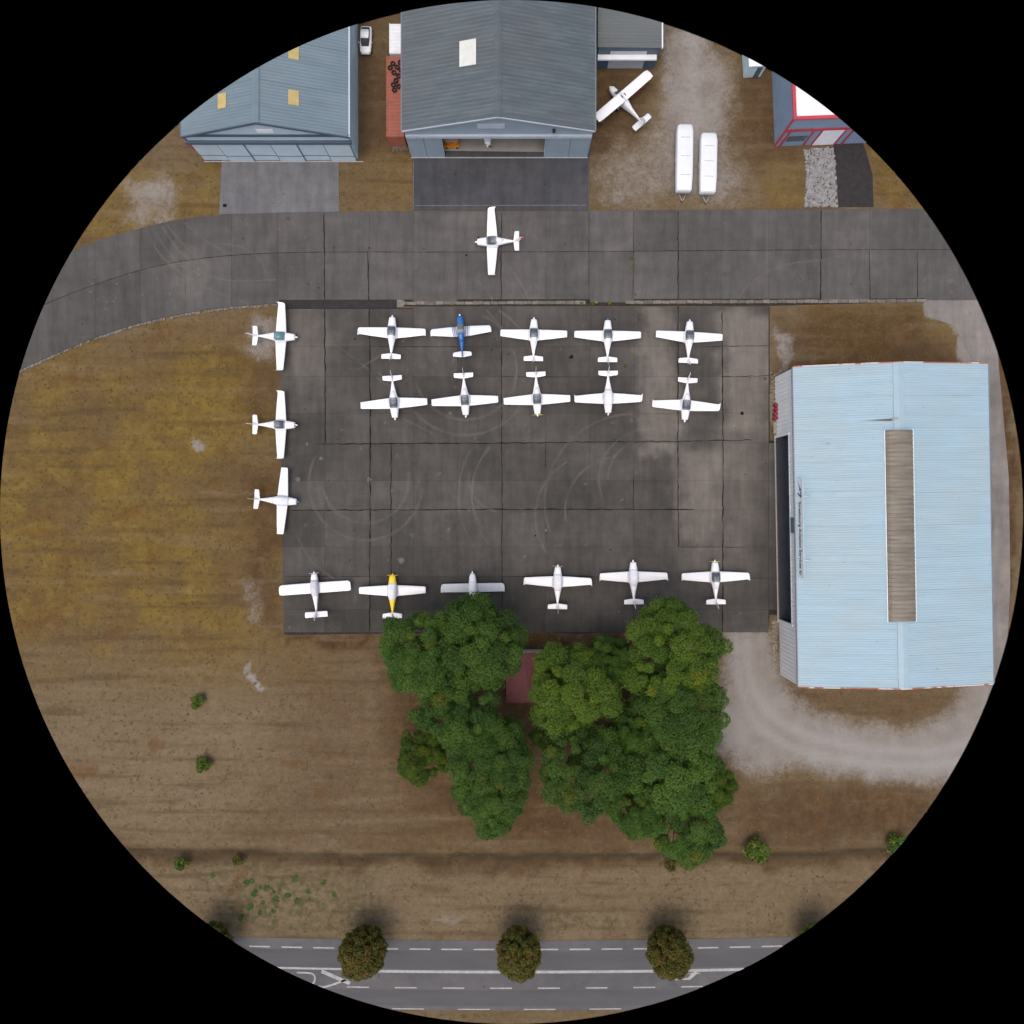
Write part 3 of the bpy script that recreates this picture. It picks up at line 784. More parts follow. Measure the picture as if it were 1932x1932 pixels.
def plane(px,py,heading,label,wing='taper',tail='std',fin='std',fus='low',body=None,canopy='glass',canopy_mat=None,wing_mat=None,tail_mat=None,nose_mat=None,spin_mat=None,blade_mat=None,
          prop=12,rear_mat=None,fin_mat=None,fin_tip=None,flash=None,z=.062,group="light aircraft parked on the airfield",scale=1.0,name="light_airplane"):
    """px,py: survey spot of the wing centre; heading: degrees, 0 = nose up the picture, counter-clockwise positive"""
    body=body or M_white; wing_mat=wing_mat or body; tail_mat=tail_mat or wing_mat; spin_mat=spin_mat or body; blade_mat=blade_mat or M_blade
    X,Y=W(px,py,1.0)
    t=empty(name,(X,Y,z),math.radians(heading)); t.scale=(scale,)*3
    tag(t,label,"airplane",group)
    if nose_mat or rear_mat:
        f=put("fuselage",fus_mesh(fus,1.5,3.8),body,t)
        put("cowling",fus_mesh(fus,0,1.5),nose_mat or body,t)
        put("rear_fuselage",fus_mesh(fus,3.8,9),rear_mat or body,t)
    else:
        f=put("fuselage",fus_mesh(fus),body,t)
    for s in (-1,1):
        w=put("wing",wing_mesh(wing,s),wing_mat,t)
        if wing in('taper','taper_plain'):
            put("aileron_gap",cached(("aileron_gap",s),lambda:MB().add([(s*1.0,-.63,.928),(s*4.75,-.315,1.212),(s*4.75,-.335,1.211),(s*1.0,-.65,.926)],[(0,1,2,3) if s<0 else (3,2,1,0)]),False),M_steel,w)
            def walk(s=s):
                A=[(p[0],p[1],p[2]+.006) for p in airfoil(s*.72,.634,-1.07,.832,.13)[2:8]]; B=[(p[0],p[1],p[2]+.006) for p in airfoil(s*.87,.627,-1.013,.846,.13)[2:8]]
                return MB().loft([A,B] if s<0 else [B,A],closed=False)
            put("wing_walk",cached(("wing_walk",s),walk,False),M_cover_g,w)
        put("tailplane",tail_mesh(tail,s),tail_mat,t)
    fn_=put("fin",fin_mesh(fin),fin_mat or body,t)
    if fin_tip:
        put("rudder_trim",cached("rudder_trim",lambda:MB().box(-.05,.05,-4.98,-4.55,1.9,2.45),False),fin_tip,fn_)
    # cabin
    if canopy.startswith('cover'):
        put("canopy_cover",dome_mesh(canopy),canopy_mat or M_cover,t)
    else:
        kk=canopy
        cx=.42 if kk=='glass_slim' else .54
        put("cockpit",cached(("cockpit",kk),lambda:MB().box(-cx,cx,NOSE-3.2,NOSE-2.0,1.50,1.665),False),M_cock,t)
        for s in (-1,1):
            se=put("seat",cached(("seat",s),lambda:MB().box(s*.24-.19,s*.24+.19,NOSE-3.05,NOSE-2.55,1.667,1.72),False),M_seat,t)
            put("seat_back",cached(("seat_back",s),lambda:MB().box(s*.24-.17,s*.24+.17,NOSE-3.14,NOSE-3.055,1.667,1.84),False),M_seat,se)
        put("instrument_panel",cached(("panel",kk),lambda:MB().box(-.40,.40,NOSE-2.16,NOSE-2.06,1.667,1.76),False),M_cock,t)
        c=put("canopy",dome_mesh(kk),canopy_mat or M_glass,t)
        put("canopy_rear",dome_mesh('hump'),body,t)
    # propeller
    put("spinner",cached("spinner",lambda:MB().loft([[(r*math.cos(2*math.pi*q/12),y,1.04+r*math.sin(2*math.pi*q/12)) for q in range(12)][::-1] for y,r in ((2.06,.17),(2.2,.155),(2.34,.10),(2.43,.04),(2.455,.012))])),spin_mat,t)
    a=math.radians(prop)
    for s in (-1,1):
        def bl(s=s):
            mb=MB(); c_,s_=math.cos(a)*s,math.sin(a)*s
            R=[]
            for u,w_,tw in ((.12,.05,.05),(.35,.075,.04),(.65,.07,.025),(.85,.03,.012)):
                R.append([(u*c_-w_*s_*e1,2.16+tw*e2,1.04+u*s_+w_*c_*e1) for e1,e2 in ((-1,-.6),(0,-1),(1,.6),(0,1))])
            return mb.loft(R)
        put("propeller_blade",cached(("blade",prop,s),bl),blade_mat,t)
    # undercarriage
    for wx,wy in ((0,1.55),(-1.0,-.25),(1.0,-.25)):
        g=put("gear_leg",cached(("gear_leg",wx),lambda:MB().tube((wx*.45,wy,.75),(wx,wy,.22),.045,.035)),body,t)
        put("wheel",cached(("wheel",wx),lambda:MB().tube((wx-.07,wy,.17),(wx+.07,wy,.17),.17,.17,14)),M_tyre,g)
        put("wheel_fairing",cached(("wheel_fairing",wx),lambda:MB().ellipsoid((wx,wy-.06,.27),.11,.36,.14)),body,g)
    if flash:
        put("nose_flash",cached("nose_flash",lambda:MB().add([(-.05,2.06,1.325),(.05,2.06,1.325),(0,1.45,1.545)],[(0,1,2)]),False),flash,t)
    return t

# front row beside the drain
plane(740,625,-1.2,"white low wing plane with dark canopy, at end of row beside blue plane",prop=10)
plane(869.5,623,4.0,"blue low wing plane with white wings and grey stripes",wing='blue',tail='blue',fin='blue',fus='slim',body=M_blue,wing_mat=M_wing_stripe,tail_mat=M_tail_stripe,canopy='glass_slim',canopy_mat=M_glass_g,prop=3,spin_mat=M_white)
plane(1007,629,-.9,"white low wing plane beside the blue plane, between it and blue-spinner plane",prop=14,wing='taper_plain')
plane(1146,631,-.6,"white low wing plane with blue spinner in line beside the drain",prop=5,spin_mat=M_bluespin,flash=M_bluespin,wing='taper_plain',fin_tip=M_bluespin)
plane(1299.5,633,-3.0,"white low wing plane standing on pale concrete next to blue-spinner plane",prop=8,wing='taper_plain')
# second row, noses the other way
plane(744,763,183.5,"white low wing plane tail to tail with plane at row end, dark tinted canopy",prop=40,wing='taper_plain')
plane(877.5,758,183.0,"white low wing plane tail to tail with the blue plane",prop=60,wing='taper_plain')
plane(1013,756,182.5,"white low wing plane with yellow-green propeller blades and grey canopy in double row",prop=3,blade_mat=M_lime,wing='taper_plain')
plane(1147,754,180.5,"white low wing plane with white canopy cover tail to tail with blue-spinner plane",canopy='cover',prop=70)
plane(1293,767,176.5,"white low wing plane with upturned wing tip tail to tail with plane on pale concrete",prop=6)
# column with tails over the grass
plane(532,636,-91.5,"white low wing plane with teal canopy, tail over grass, wing tip reaching kerb",canopy_mat=M_glass_t,prop=25)
plane(532,802,-90.5,"white low wing plane with grey canopy, tail over grass, middle of three",prop=65)
plane(535,945,-93.8,"white low wing plane with canopy cover and blue spinner, tail over the grass",canopy='cover',canopy_mat=M_cover,spin_mat=M_bluespin,flash=M_bluespin,prop=20,wing='taper_plain')
# alone on the taxiway
plane(926,457,90.3,"white low wing plane with red rudder edge alone on the taxiway",prop=30,fin_tip=M_red)
# back row by the trees
plane(595,1108,4.2,"white plane with broad straight wings and pale grey cabin cover",wing='rect',tail='rect',fus='slim',canopy='cover_slim',canopy_mat=M_cover_g,prop=4,blade_mat=M_bladew)
plane(741,1112,0.5,"white low wing plane with yellow nose, yellow propeller and yellow rear fuselage",nose_mat=M_yellow,rear_mat=M_yellow,spin_mat=M_yellow,blade_mat=M_yellow,canopy='cover',prop=3,wing='taper_plain',fin_mat=M_white)
plane(892,1108,1.0,"white rounded plane with ribbed silver grey wings, tail hidden under tree",wing='bent',tail='std',fus='round',wing_mat=M_grey_wing,canopy='cover_slim',canopy_mat=M_white,prop=50,tail_mat=M_white)
plane(1052,1095,-.6,"white low wing plane with white canopy cover parked before gap between tree groups",canopy='cover',prop=8,blade_mat=M_bladew)
plane(1194.5,1086,0.6,"white low wing plane with canopy cover, tail touching the tree crown",canopy='cover',prop=4)
plane(1348.5,1086,0.6,"white low wing plane with lime green propeller nearest the pale blue hangar door",blade_mat=M_lime,prop=3)
# nose showing inside the open hangar
_pl=plane(921,260,180,"white plane inside the open dark grey hangar, only its nose showing",prop=35)
_pl.location=(-3.7,57.7,.06)

# high wing machine by the annex
def high_wing():
    X,Y=W(1176,181,2.2)
    t=empty("high_wing_airplane",(X,Y,.01),math.radians(40.5)); tag(t,"white high wing plane standing on grass between the hangar and its annex","airplane","light aircraft parked on the airfield")
    st=[(2.6,.30,.75,1.35),(2.4,.42,.66,1.5),(1.7,.50,.58,1.62),(1.1,.56,.5,1.9),(.6,.58,.48,2.12),(-.5,.57,.5,2.12),(-1.1,.48,.6,1.95),(-2.0,.30,.85,1.72),(-3.5,.16,1.15,1.6),(-4.8,.07,1.32,1.55)]
    build("fuselage",MB().loft([sect(y,hw,a,b) for y,hw,a,b in st]),M_white_dull,t,True)
    for s in (-1,1):
        w=put("wing",wing_mesh('high',s),M_white,t); put("tailplane",tail_mesh('high',s),M_white_dull,t)
        build("roof_window",MB().box(s*.28-.07 if s>0 else s*.28-.07,s*.28+.07,-.25,.25,2.30,2.335),M_cock,t)
        build("wing_strut",MB().tube((s*.5,.2,.75),(s*2.4,.1,2.1),.035),M_white_dull,t,True)
        build("tip_light",MB().ellipsoid((s*5.0,-.72,2.2),.09,.09,.06),M_red,w,True)
    put("fin",fin_mesh('high'),M_white_dull,t)
    build("windscreen",MB().add([(-.45,1.5,1.68),(.45,1.5,1.68),(.5,.85,2.10),(-.5,.85,2.10)],[(0,1,2,3)]),M_cock,t)
    build("spinner",MB().loft([[(r*math.cos(2*math.pi*q/12),y,1.1+r*math.sin(2*math.pi*q/12)) for q in range(12)][::-1] for y,r in ((2.6,.18),(2.8,.12),(2.92,.02))]),M_white,t,True)
    for s in (-1,1): build("propeller_blade",MB().box(min(0,s*.9),max(0,s*.9),2.68,2.72,1.04,1.16),M_blade,t)
    for wx,wy in ((0,1.9),(-1.0,-.2),(1.0,-.2)):
        g=build("gear_leg",MB().tube((wx*.4,wy,.7),(wx,wy,.2),.045),M_white_dull,t,True)
        build("wheel",MB().tube((wx-.08,wy,.2),(wx+.08,wy,.2),.2,.2,14),M_tyre,g,True)
high_wing()

# ------------------------------------------------------------------ buildings
def corr_sheet(p00,p10,p01,up,period,amp,thick=.02):
    """ribbed sheet: p00->p10 is across the ribs, p00->p01 along them; ribs rise along up"""
    p00,p10,p01,up=Vector(p00),Vector(p10),Vector(p01),Vector(up)
    e=p10-p00; L=e.length; n=max(1,round(L/period)); d=e/n; al=p01-p00
    prof=[]
    for i in range(n):
        for u,h in ((0,0),(.45,0),(.58,1),(.87,1)):
            prof.append((i+u,h))
    prof.append((n,0))
    vs=[];fs=[]
    for u,h in prof:
        q=p00+d*u+up*(amp*h); vs+=[q,q+al]
    m=len(prof)
    for u,h in prof:
        q=p00+d*u+up*(amp*h-thick-amp*h); vs+=[q,q+al]
    for i in range(m-1):
        fs.append((2*i,2*i+2,2*i+3,2*i+1))
    o=2*m
    fs.append((o,o+1,o+2*(m-1)+1,o+2*(m-1)))
    return MB().add(vs,fs)

k=NT("pale_blue_roof_metal"); p=k.pos()
s=k.noise(k.scl(p,(.12,1.4,1)),.8,5,.65); b=k.noise(p,.12,4,.6); st=k.noise(p,1.6,2,.4)
col=k.mix(k.mr(b,.35,.65),(0.300,0.400,0.440),(0.290,0.415,0.485))
col=k.mul(col,k.mr(s,.3,.7,.93,1.06,smooth=False)); col=k.mix(k.mr(st,.74,.78,0,.5),col,(0.12,0.15,0.17))
M_roof1=k.fin(col,.45,.4)
M_roof1b=simple("smooth_pale_blue_metal",(0.29,0.40,0.455),.4,.06,.6,.4,space='pos')
M_wall1=simple("pale_grey_cladding",(0.66,0.68,0.685),.5,.07,.5,.4,space='pos')
M_trim_w=simple("white_trim",(0.68,0.70,0.72),.5,.06,1,.4,space='pos')
M_trim_g=simple("dark_grey_gutter",(0.15,0.16,0.18),.5,.1,1,.4,space='pos')
k=NT("orange_red_verge_paint_flaking"); p=k.pos()
k.fin(k.mix(k.mr(k.noise(p,.5,3,.5),.48,.54),(0.36,0.10,0.06),(0.55,0.50,0.48)),.6,.3); M_verge=k.m
k=NT("tan_translucent_skylight"); p=k.pos()
k.fin(k.mul((0.168,0.150,0.118),k.mr(k.noise(k.scl(p,(.3,2.5,1)),.7,4,.6),.3,.7,.8,1.2)),.5,.4); M_sky1=k.m
M_int=simple("beige_interior_concrete",(0.30,0.28,0.245),.9,.15,.5,.2,space='pos')  # even beige concrete of the open hangar's floor
M_int_d=simple("interior_shade_tone",(0.045,0.05,0.06),.9,.1,.5,.1,space='pos')  # shade behind the big door, painted as a dark floor and leaf colour
M_navy=simple("navy_print",(0.012,0.02,0.10),.5,.05,1,.3)
M_ink=simple("dark_grey_print",(0.02,0.022,0.03),.5,.05,1,.3)
M_sign=simple("white_sign_board",(0.74,0.75,0.77),.4,.04,.5,.4)

def hangar_right():
    cx,cy=54.6,-1.9
    t=empty("aircraft_hangar",(cx,cy,0),math.radians(1.0)); tag(t,"pale blue metal roofed hangar with company sign and tan skylight along its ridge","hangar")
    x0,x1=-13.85,13.8; y0,y1=-22.8,22.8; ze,zr=6.0,7.6
    fx=x0
    d0,d1=-16.2+1.9,11.6+1.9     # door opening
    sh=.0
    # floor
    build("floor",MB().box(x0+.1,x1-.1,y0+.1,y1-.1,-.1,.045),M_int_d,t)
    # front cladding in pieces with ribs
    for a,b,z0,z1 in ((y0,d0,0,ze-.05),(d1,y1,0,ze-.05),(d0,d1,4.2,ze-.05)):
        build("front_wall",corr_sheet((fx,b,z0),(fx,a,z0),(fx,b,z1),(-1,0,0),.62,.05,.12),M_wall1,t)
    build("back_wall",MB().box(x1-.15,x1,y0,y1,0,ze-.05),M_wall1,t)
    for yy in (y0,y1-.15):
        build("end_wall",MB().prism_y([(x0+.05,0),(x1-.2,0),(x1-.2,ze-.08),(0,zr-.1),(x0+.05,ze-.08)],yy,yy+.15),M_wall1,t)
    build("door_post",MB().box(fx-.14,fx+.2,d0-.3,d0,0,4.4),M_trim_w,t); build("door_post",MB().box(fx-.14,fx+.2,d1,d1+.3,0,4.4),M_trim_w,t)
    build("door_lintel",MB().box(fx-.08,fx+.2,d0,d1,4.05,4.2),M_trim_w,t)
    build("door_track",MB().box(fx-.30,fx-.12,d0-.5,d1+.5,.02,.07),M_steel,t)
    # sliding door leaves set back, the interior's shade put into their dark colour
    for q in range(6):
        a=d0+(d1-d0)*q/6
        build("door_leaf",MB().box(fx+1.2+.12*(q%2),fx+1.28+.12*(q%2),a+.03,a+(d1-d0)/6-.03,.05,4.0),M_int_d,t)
    w=build("wall_panel",MB().box(fx-.10,fx-.055,-.9,1.35,4.35,5.35),simple("slate_blue_panel",(0.10,0.15,0.20),.4,.08,1,.4),t)
    for s,hx in ((-1,x0-.15),(1,x1+.15)):
        zlo=ze-.02
        n=10
        for q in range(n):
            ya=y0-.1+(y1-y0+.2)*q/n; yb=y0-.1+(y1-y0+.2)*(q+1)/n
            up=Vector((s*(zr-zlo)/abs(hx),0,1)).normalized()
            if s<0: mbx=corr_sheet((hx,yb,zlo),(hx,ya+.015,zlo),(-.02,yb,zr),up,.345,.033,.03)
            else: mbx=corr_sheet((hx,ya+.015,zlo),(hx,yb,zlo),(.02,ya+.015,zr),up,.345,.033,.03)
            build("roof_sheet",mbx,M_roof1,t)
        def rz(x): return zlo+(zr-zlo)*(1-abs(x)/abs(hx))
        if s<0:
            for yc,wd in ((4.55,.75),(-4.55,.75),(7.0,.22),(-7.1,.22)):
                xa,xb=hx+.35,-2.2
                build("roof_flashing",MB().prism_y([(xa,rz(xa)+.05),(xb,rz(xb)+.05),(xb,rz(xb)+.075),(xa,rz(xa)+.075)],yc-wd/2,yc+wd/2),M_roof1b,t)
        build("gutter",MB().box(hx-.16 if s<0 else hx,hx if s<0 else hx+.16,y0-.1,y1+.1,zlo-.12,zlo+.03),M_trim_g,t)
    build("ridge_cap",MB().prism_y([(-.7,zr-.04),(0,zr+.07),(.7,zr-.04),(.7,zr-.0),(0,zr+.11),(-.7,zr-.0)],y0-.1,y1+.1),M_roof1b,t)
    for yy,mm in ((y1+.1,M_verge),(y0-.24,M_verge)):
        build("verge_trim",MB().prism_y([(x0-.1,ze-.25),(0,zr-.25),(x1+.1,ze-.25),(x1+.1,ze+.06),(0,zr+.09),(x0-.1,ze+.06)],yy,yy+.14),mm,t)
    # ridge skylight, a ribbed barrel of single sheets
    sk0,sk1=-15.3+1.9,11.4+1.9; n=44; L=(sk1-sk0)/n
    sky_=build("skylight",MB().box(-1.85,1.85,sk0-.1,sk1+.1,zr-.3,zr+.02),M_trim_g,t)
    def arcp(R,zb,hh,m=10): return [(-R*math.cos(math.pi*i/m),zb+hh*math.sin(math.pi*i/m)) for i in range(m+1)]
    me=None
    mb=MB(); out=[]
    for yy,gr_ in ((0,0),(L*.5,0),(L*.62,.05),(L*.9,.05),(L-.004,0)):
        out.append([(px_*(1+gr_*.25),yy,pz_+gr_) for px_,pz_ in arcp(1.95,zr-.22,.85)])
    mb.loft(out,closed=False); me=mb.mesh("skylight_sheet",False)
    for q in range(n): put("skylight_sheet",me,M_sky1,sky_,loc=(0,sk0+q*L,0))
    for s in (-1,1): build("skylight_kerb",MB().box(s*2.0-.06,s*2.0+.06,sk0-.15,sk1+.15,zr-.32,zr-.05),M_wall1,sky_)
    # vent with rust streak
    v=build("roof_vent",MB().tube((-.9,14.9+1.9-1.9,zr-.12),(-.9,14.9,zr+.35),.12),M_steel,t,True)
    build("vent_elbow",MB().tube((-.9,14.9,zr+.32),(-.35,15.0,zr+.42),.10),M_steel,v,True)
    k=NT("rust_streak"); p=k.obj(); k.fin((0.16,0.075,0.045),.9,.1); k.put(k.b.inputs["Alpha"],k.mr(k.sep(p)[0],-5.5,-1.0,.05,.75)); 
    rz=lambda x: (ze-.02)+(zr-ze+.02)*(1-abs(x)/14.0)
    build("rust_streak",MB().add([(-5.8,14.8,rz(-5.8)+.056),(-1.0,14.72,rz(-1)+.056),(-1.0,15.05,rz(-1)+.056),(-5.8,14.9,rz(-5.8)+.056)],[(0,1,2,3)]),k.m,t)
    return t
hangar_right()

def sign():
    X=41.02; ya,yb=4.75,-9.35; zb,zt=5.95,7.25
    t=empty("hangar_sign",(X,(ya+yb)/2,6.05),math.radians(.8)); L=(ya-yb)/2
    tag(t,"long white company sign board standing along the front eave of the pale blue hangar","sign")
    zb-=6.05; zt-=6.05
    bd=build("board",MB().box(-.06,.06,-L,L,zb,zt),M_sign,t)
    build("frame",MB().box(-.065,.22,-L-.05,L+.05,zt,zt+.07),M_roof1b,t)
    for yy in (4.55,-4.55):
        build("strut",MB().tube((.1,yy,zt-.1),(1.5,yy,.32),.05),M_trim_w,t,True)
    def text(s,size,y,z,mat,width=None):
        cu=bpy.data.curves.new("lettering",'FONT'); cu.body=s; cu.size=size; cu.extrude=.008; cu.offset=.014
        o=bpy.data.objects.new("lettering_curve",cu); COL.objects.link(o)
        dg=bpy.context.evaluated_depsgraph_get(); dg.update()
        me=bpy.data.meshes.new_from_object(o.evaluated_get(dg))
        COL.objects.unlink(o); bpy.data.objects.remove(o)
        xs=[v.co.x for v in me.vertices]; w0=max(xs)-min(xs); mn=min(xs)
        f=(width/w0) if width else 1
        for v in me.vertices:
            a,b,c=(v.co.x-mn)*f,v.co.y,v.co.z
            v.co=(-.075-c,y-a,z+b)     # reads from the apron side, first letter on its left
        me.materials.clear()
        return put("lettering",me,mat,bd)
    text("Strasbourg Aviation Services",.95,L-3.3,zb+.34,M_ink,9.5)
    text("S/",.8,-L+1.05,zb+.32,M_ink,.7)
    # emblem: a swept blade and a slanted figure
    for poly in ([(0,.15),(1.15,1.05),(1.30,1.05),(1.30,.62),(.85,.62)],[(1.40,1.12),(2.25,1.12),(2.25,.90),(1.75,.18),(1.50,.18),(1.98,.90),(1.40,.90)]):
        build("emblem",MB().prism_x([(L-.45-a,zb+b) for a,b in poly],-.085,-.062),M_navy,bd)
sign()

M_ribs2=None
k=NT("weathered_slate_roof_metal"); p=k.pos()
s=k.noise(k.scl(p,(.035,1.0,1)),.8,4,.75); b=k.noise(p,.1,4,.6)
sx=k.sep(p)[0]
col=k.mix(k.mr(s,.42,.62),(0.070,0.090,0.102),(0.092,0.116,0.128))
col=k.mix(k.mr(b,.4,.65,0,.5),col,(0.088,0.096,0.098))
M_roof2=k.fin(col,.55,.35)
M_wall2=simple("slate_blue_cladding",(0.235,0.295,0.345),.5,.06,.5,.4,space='pos')
M_wall2l=simple("pale_slate_trim",(0.38,0.43,0.48),.5,.06,.5,.4,space='pos')
k=NT("blue_grey_roof_metal"); p=k.pos()
s=k.noise(k.scl(p,(.06,1.2,1)),.6,5,.65); b=k.noise(p,.1,4,.6)
M_roof3=k.fin(k.mul(k.mix(k.mr(b,.35,.65),(0.125,0.178,0.212),(0.140,0.190,0.218)),k.mr(s,.3,.7,.9,1.1,smooth=False)),.5,.4)
M_wall3=simple("blue_grey_cladding",(0.42,0.52,0.58),.5,.06,.5,.4,space='pos')
M_band3=simple("dark_blue_grey_band",(0.065,0.095,0.125),.5,.08,.8,.4,space='pos')
M_ysky=simple("yellowed_skylight",(0.42,0.33,0.13),.5,.12,1.2,.4)
M_wsky=simple("white_skylight",(0.58,0.60,0.56),.5,.06,1.2,.4)

def gable(name,label,xl,xr,yf,yb,ze,zr,mroof,mwall,period,amp):
    cx=(xl+xr)/2
    t=empty(name,(cx,yf,0)); tag(t,label,"hangar")
    w=(xr-xl)/2; L=yb-yf
    for s in (-1,1):
        build("side_wall",MB().box(s*w-.1,s*w+.1,.2,L,0,ze-.05),mwall,t)
        hx=s*(w+.25); n=max(3,round(L/6))
        for q in range(n):
            a=-.3+(L+.3)*q/n; b=-.3+(L+.3)*(q+1)/n
            up=Vector((s*(zr-ze)/w,0,1)).normalized()
            if s<0: mbx=corr_sheet((hx,b,ze),(hx,a+.02,ze),(-.02,b,zr),up,period,amp,.05)
            else: mbx=corr_sheet((hx,a+.02,ze),(hx,b,ze),(.02,a+.02,zr),up,period,amp,.05)
            build("roof_sheet",mbx,mroof,t)
    build("back_wall",MB().prism_y([(-w,0),(w,0),(w,ze-.06),(0,zr-.08),(-w,ze-.06)],L-.2,L),mwall,t)
    build("ridge_cap",MB().prism_y([(-.5,zr-.02),(0,zr+.08),(.5,zr-.02),(.5,zr+.02),(0,zr+.12),(-.5,zr+.02)],-.35,L),mroof,t)
    return t,w,L

def hangar_mid():
    xl,xr,yf,yb,ze,zr=-15.45,11.6,54.6,96,6.4,9.4
    t,w,L=gable("aircraft_hangar","large dark slate grey hangar with open front and a white skylight",xl,xr,yf,yb,ze,zr,M_roof2,M_wall2,.62,.045)
    o0,o1=-10.4-(xl+xr)/2,5.0-(xl+xr)/2
    build("floor",MB().box(-w+.1,w-.1,.15,L-.2,-.1,.045),M_int,t)
    build("front_wall",MB().box(-w,o0,0,.2,.0,5.0),M_wall2,t); build("front_wall",MB().box(o1,w,0,.2,0,5.0),M_wall2,t)
    build("front_gable",MB().prism_y([(-w,5.0),(w,5.0),(w,ze-.03),(0,zr-.05),(-w,ze-.03)],0,.2),M_wall2,t)
    build("door_header",MB().box(-w+.05,w-.05,-.35,-.02,4.75,5.25),M_wall2l,t)
    build("bottom_track",MB().box(-w,w,-.35,-.2,.03,.09),M_steel,t)
    # door leaves slid to both sides
    for a,b in ((-w+.1,-w+2.5),(-w+2.5,o0-.02),(o1+.02,o1+3.6),(o1+3.6,w-.1)):
        build("door_leaf",MB().box(a+.03,b-.03,-.16,-.03,.06,4.72),M_wall2,t)
    build("door_opening_frame",MB().box(o0,o0+.12,-.1,.22,.05,4.75),M_wall2l,t); build("door_opening_frame",MB().box(o1-.12,o1,-.1,.22,.05,4.75),M_wall2l,t)
    X,Z=-2.6,7.0
    build("gable_sign",MB().box(-4.6+1.6,-.1+1.0,-.09,-.01,6.6,7.5),M_wall2l,t)
    build("flood_lamp",MB().box(7.7,8.1,-.5,-.01,6.2,6.45),M_blade,t)
    for s in (-1,1):
        build("verge_trim",MB().prism_y([(0,zr+.03),(s*(w+.25),ze+.03),(s*(w+.25),ze-.16),(0,zr-.16)],-.42,-.31),M_wall2l if s>0 else M_wall2l,t)
        build("gutter",MB().box(s*(w+.33)-.08,s*(w+.33)+.08,-.3,L,ze-.12,ze+.02),M_trim_g,t)
    # white roof light on the left slope
    def rz(x): return ze+(zr-ze)*(1-abs(x)/(w+.25))
    xa,xb=-5.4,-3.05
    ys=(862-54.6*0)/1.0
    y_a=W(0,128,8.2)[1]-yf; y_b=W(0,80,8.2)[1]-yf
    build("roof_light",MB().prism_y([(xa,rz(xa)+.06),(xb,rz(xb)+.06),(xb,rz(xb)+.16),(xa,rz(xa)+.16)],y_a,y_b),M_wsky,t)
hangar_mid()

def hangar_left():
    xl,xr,yf,yb,ze,zr=-47.2,-23.7,54.1,90,5.9,9.0
    t,w,L=gable("aircraft_hangar","blue grey hangar with closed sliding doors and yellow skylights",xl,xr,yf,yb,ze,zr,M_roof3,M_wall3,.45,.03)
    build("front_gable",MB().prism_y([(-w,4.2),(w,4.2),(w,ze-.03),(0,zr-.05),(-w,ze-.03)],0,.2),M_wall3,t)
    build("front_wall",MB().box(-w,w,.02,.2,0,4.2),M_wall3,t)
    build("upper_band",MB().box(-w-.02,w+.4,-.14,-.01,5.55,5.95),M_band3,t)
    build("door_rail",MB().box(-w-.5,w+.3,-.42,-.01,4.2,4.62),M_band3,t)
    n=6
    for q in range(n):
        a=-w+.05+(2*w-.1)*q/n; b=-w+.05+(2*w-.1)*(q+1)/n
        off=.12*(q%2)
        d=build("door_leaf",MB().box(a+.04,b-.04,-.16-off,-.04-off,.06,4.18),M_wall3,t)
        build("door_frame_bar",MB().box(b-.10,b-.045,-.20-off,-.165-off,.06,4.18),M_band3,d)
        build("door_rail_bar",MB().box(a+.05,b-.11,-.19-off,-.165-off,1.2,1.3),M_band3,d)
    build("bottom_track",MB().box(-w,w+.9,-.45,-.33,.02,.08),M_steel,t)
    for s in (-1,1):
        build("verge_trim",MB().prism_y([(0,zr+.10),(s*(w+.3),ze+.10),(s*(w+.3),ze-.25),(0,zr-.25)],-.45,-.31),M_band3,t)
        build("gutter",MB().box(s*(w+.36)-.1,s*(w+.36)+.1,-.3,L,ze-.14,ze+.02),M_band3 if s<0 else M_wall3,t)
    build("corner_trim",MB().box(-w-.35,-w-.12,.0,L-.2,2.2,ze-.2),M_red,t)
    build("gable_sign",MB().box(-.8,1.6,-.08,-.01,6.4,7.1),M_sign,t)
    def rz(x): return ze+(zr-ze)*(1-abs(x)/(w+.25))
    for px_,py_ in ((422,195),(557,190),(557,104)):
        X,Y=W(px_,py_,7.2); x=X-(xl+xr)/2; y=Y-yf
        build("roof_light",MB().prism_y([(x-.68,rz(x-.68)+.055),(x+.68,rz(x+.68)+.055),(x+.68,rz(x+.68)+.085),(x-.68,rz(x-.68)+.085)],y-1.05,y+1.05),M_ysky,t)
hangar_left()

